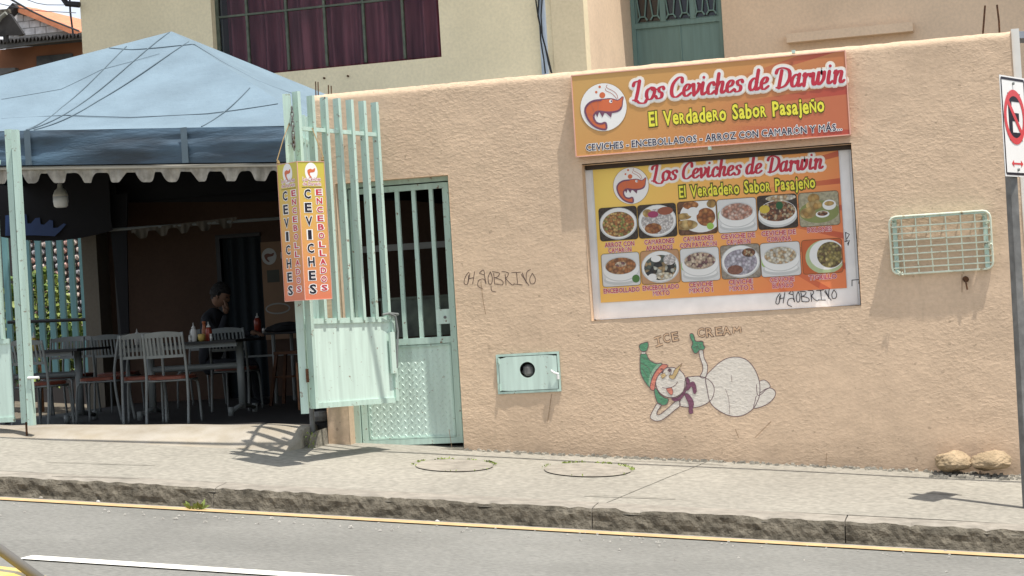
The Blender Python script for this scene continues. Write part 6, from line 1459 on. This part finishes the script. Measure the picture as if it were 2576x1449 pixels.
def ground_line(pts, w_, nm, m_, par):
    q = [Q(a, b_, GA, GB, GC) for a, b_ in pts]; pp = []
    for a, b_ in zip(q[:-1], q[1:]): pp += [a.lerp(b_, k/6) for k in range(6)]
    pp.append(q[-1]); vs = []
    for i, p in enumerate(pp):
        j = .012*noise.noise(V((p.x*5, p.y*5, 1))); h = w_*(.6+.8*abs(noise.noise(V((p.x*9, 0, 2))))); z = gz(p.x, p.y)+.0065
        vs += [(p.x, p.y+j-h, z), (p.x, p.y+j+h, z)]
    MB().add(vs, [(2*i, 2*i+2, 2*i+3, 2*i+1) for i in range(len(pp)-1)]).build(nm, m_, par)
M_crk = flat('crack dirt', (.15, .135, .11), .95)
for pts in ([(115, 1164), (200, 1166), (297, 1169), (390, 1172)], [(130, 1199), (245, 1201), (350, 1205)], [(1470, 1247), (1700, 1256)], [(2330, 1242), (2420, 1246)], [(1560, 1158), (1700, 1164), (1820, 1171)]): ground_line(pts, .010, 'crack', M_crk, pav)
# ------------------------------------------------------------------ covers, weeds, litter
for (px, py, r, lab) in ((1143, 1173, .30, 'round sunken access cover in the pavement near the small door'), (1478, 1184, .33, 'round access cover with green weeds round its rim below the meter box')):
    c = Q(px, py, GA, GB, GC); n = 40; t = thing('pavement_cover', c, lab, 'access cover')
    tp_ = lambda rr, i, dz: (c.x+rr*math.cos(i/n*6.2832)*(1+.02*noise.noise(V((i*.7, r, 0)))), c.y+rr*math.sin(i/n*6.2832), gz(c.x+rr*math.cos(i/n*6.2832), c.y+rr*math.sin(i/n*6.2832))+dz)
    MB().add([tp_(r*.955, i, .0075) for i in range(n)], [tuple(range(n))]).build('lid', M_kerbtop, t)
    MB().add([tp_(r*.955, i, .012) for i in range(n)]+[tp_(r*(.985+.035*noise.noise(V((i*.5, 1, r)))), i, .0095) for i in range(n)], [(i, (i+1) % n, n+(i+1) % n, n+i) for i in range(n) if 2 < i < 18]).build('rim_gap', M_kerbtop, t, kind='stuff')
    wd = MB()
    for k in range(260):
        a = rnd(.05, .95)*math.pi if rnd(0, 1) < .85 else rnd(0, 6.28)
        if noise.noise(V((a*2.2, r*7, 0))) < .0: continue
        p = V(tp_(r*rnd(.97, 1.04), a/6.2832*n, .01)); d = V((rnd(-1, 1), rnd(-1, 1), rnd(.1, 1.0))).normalized(); e = d.orthogonal(); s = rnd(.01, .022)
        wd.add([p, p+d*s*.5+e*s*.25, p+d*s, p+d*s*.5-e*s*.25], [(0, 1, 2, 3)])
    wd.build('weeds', M_leaf2, t, kind='stuff')
def weed(px, py, n, s0, m_, lab):
    c = on_road(px, py); c.z = rz(c.x, c.y)+.005; mb = MB()
    for k in range(n):
        a = rnd(0, 6.28); d = V((math.cos(a)*rnd(.3, 1), math.sin(a)*.6, rnd(.3, 1.2))).normalized(); e = d.cross(V((0, -1, .3))).normalized(); L_ = s0*rnd(.5, 1.1); p = c+V((rnd(-.05, .05), rnd(-.01, .02), 0)); w_ = L_*.16
        mb.add([p, p+d*L_*.45+e*w_, p+d*L_+V((0, 0, -L_*.15)), p+d*L_*.45-e*w_], [(0, 1, 2, 3)])
    o = mb.build('weed', m_); tag(o, lab, 'weed', 'weeds along the kerb')
weed(494, 1284, 26, .09, M_leaf2, 'yellow green weed clump growing in the gutter left of centre'); weed(1218, 1314, 24, .10, M_leaf, 'bright green grass tuft at the foot of the kerb near the middle')
lit = MB()
for k in range(150):
    px = rnd(-20, 2600); c = on_road(px, 1273+px*.0513+rnd(-6, 14) + (rnd(0, 40) if rnd(0, 1) < .15 else 0)); s = rnd(.003, .009) if rnd(0, 1) < .94 else rnd(.009, .015)
    x, y, z = c.x, c.y, rz(c.x, c.y)+.004; lit.hexa([(x-s, y-s, z), (x+s, y-s*.6, z), (x+s*.8, y+s, z), (x-s*.7, y+s, z), (x-s*.5, y-s*.5, z+s), (x+s*.6, y-s*.3, z+s*.8), (x+s*.3, y+s*.5, z+s), (x-s*.4, y+s*.6, z+s*.7)])
lit.build('gutter_pebbles', mat('pale pebble', (.42, .40, .36), .9, .3, 60), kind='stuff')
for (px, py, m_, lab) in ((103, 1256, M_scal, 'crumpled pale paper scrap against the kerb at the left'), (247, 1265, W_, 'small white plastic scrap in the left gutter'), (1100, 1315, W_, 'tiny pale scrap lying on the yellow line')):
    c = on_road(px, py); o_ = blob('litter_scrap', (c.x, c.y, rz(c.x, c.y)+.008), (.016, .012, .012), px, m_, 2); tag(o_, lab, 'litter')

# ------------------------------------------------------------------ yellow taxi, only its pillar foot and bonnet reach into the corner
M_yel = flat('taxi yellow paint', (.80, .52, .02), .25, .02, coat=.6); M_rub = flat('black rubber', (.03, .03, .03), .7); M_sil = flat('grey window seal', (.16, .155, .145), .4)
D_ = ray(52, 1436); TYc = None
t_ = 3.55/ (D_.length) ; foot_ = CAM + D_.normalized()*3.7
rzc = rz(foot_.x, foot_.y); car = thing('taxi', (foot_.x-1.0, foot_.y, rzc), 'bright yellow taxi just entering the bottom left corner, only pillar and bonnet showing', 'car')
fx, fy, fz = foot_
up_ = fz
# side profile of the body: x forward (to the right), z height; windscreen foot at fx, fz
prof = [(-3.1, -.55), (-3.15, -.15), (-2.95, .02), (-.15, .02), (.0, .0), (.06, -.02), (.35, -.10), (.75, -.17), (.95, -.28), (1.0, -.5), (.95, -.72)]
def ext(pr_, y0, y1, nm, m_, par, inset=0):
    n = len(pr_); ym = (y0+y1)/2
    b = MB(); b.add([(fx+a, y0, fz+z) for a, z in pr_]+[(fx+a, y1, fz+z) for a, z in pr_], [tuple(range(n)), tuple(range(n, 2*n))[::-1]]+[(i, n+i, n+(i+1) % n, (i+1) % n) for i in range(n)]); return b.build(nm, m_, par)
ext(prof+[(.9, -.78), (-3.0, -.78)], fy-1.55, fy+.02, 'body', M_yel, car)
ext([(-2.75, .02), (-2.35, .38), (-1.9, .47), (-1.0, .46), (-.62, .40), (-.58, .37), (-.95, .42), (-1.9, .43), (-2.3, .35), (-2.6, .02)], fy-1.45, fy-.08, 'roof', M_yel, car)
for y in (fy-.02, fy-1.51):
    b = MB(); b.tube([(fx+.06, y, fz-.02), (fx-.15, y-.0, fz+.13), (fx-.38, y-.02, fz+.29), (fx-.62, y-.06, fz+.41)], .0105, 8); b.build('windscreen_pillar', M_sil, car, smooth=True)
    b = MB(); b.tube([(fx+.0, y-.03, fz-.035), (fx-.20, y-.03, fz+.10), (fx-.45, y-.04, fz+.27)], .010, 8); b.build('door_seal', M_rub, car, smooth=True)
MB().add([(fx-.02, fy-.1, fz+.02), (fx-.02, fy-1.45, fz+.02), (fx-.6, fy-1.35, fz+.40), (fx-.6, fy-.15, fz+.40)], [(0, 1, 2, 3)]).build('windscreen', M_glass, car)
for (x, y) in ((.35, fy-.02), (.35, fy-1.5), (-2.3, fy-.02), (-2.3, fy-1.5)):
    b = MB(); b.tube([(fx+x, y-.1, rzc+.30), (fx+x, y+.06, rzc+.30)], .30, 24); w_ = b.build('wheel', M_rub, car); MB().tube([(fx+x, y+.061, rzc+.30), (fx+x, y+.075, rzc+.30)], .18, 18).build('rim', M_sil, w_)
MB().lathe((fx+.93, fy-.2, fz-.38), [(.05, -.06), (.09, 0), (.05, .06)], 10).build('headlight', M_white, car); MB().lathe((fx+.93, fy-1.3, fz-.38), [(.05, -.06), (.09, 0), (.05, .06)], 10).build('headlight', M_white, car)
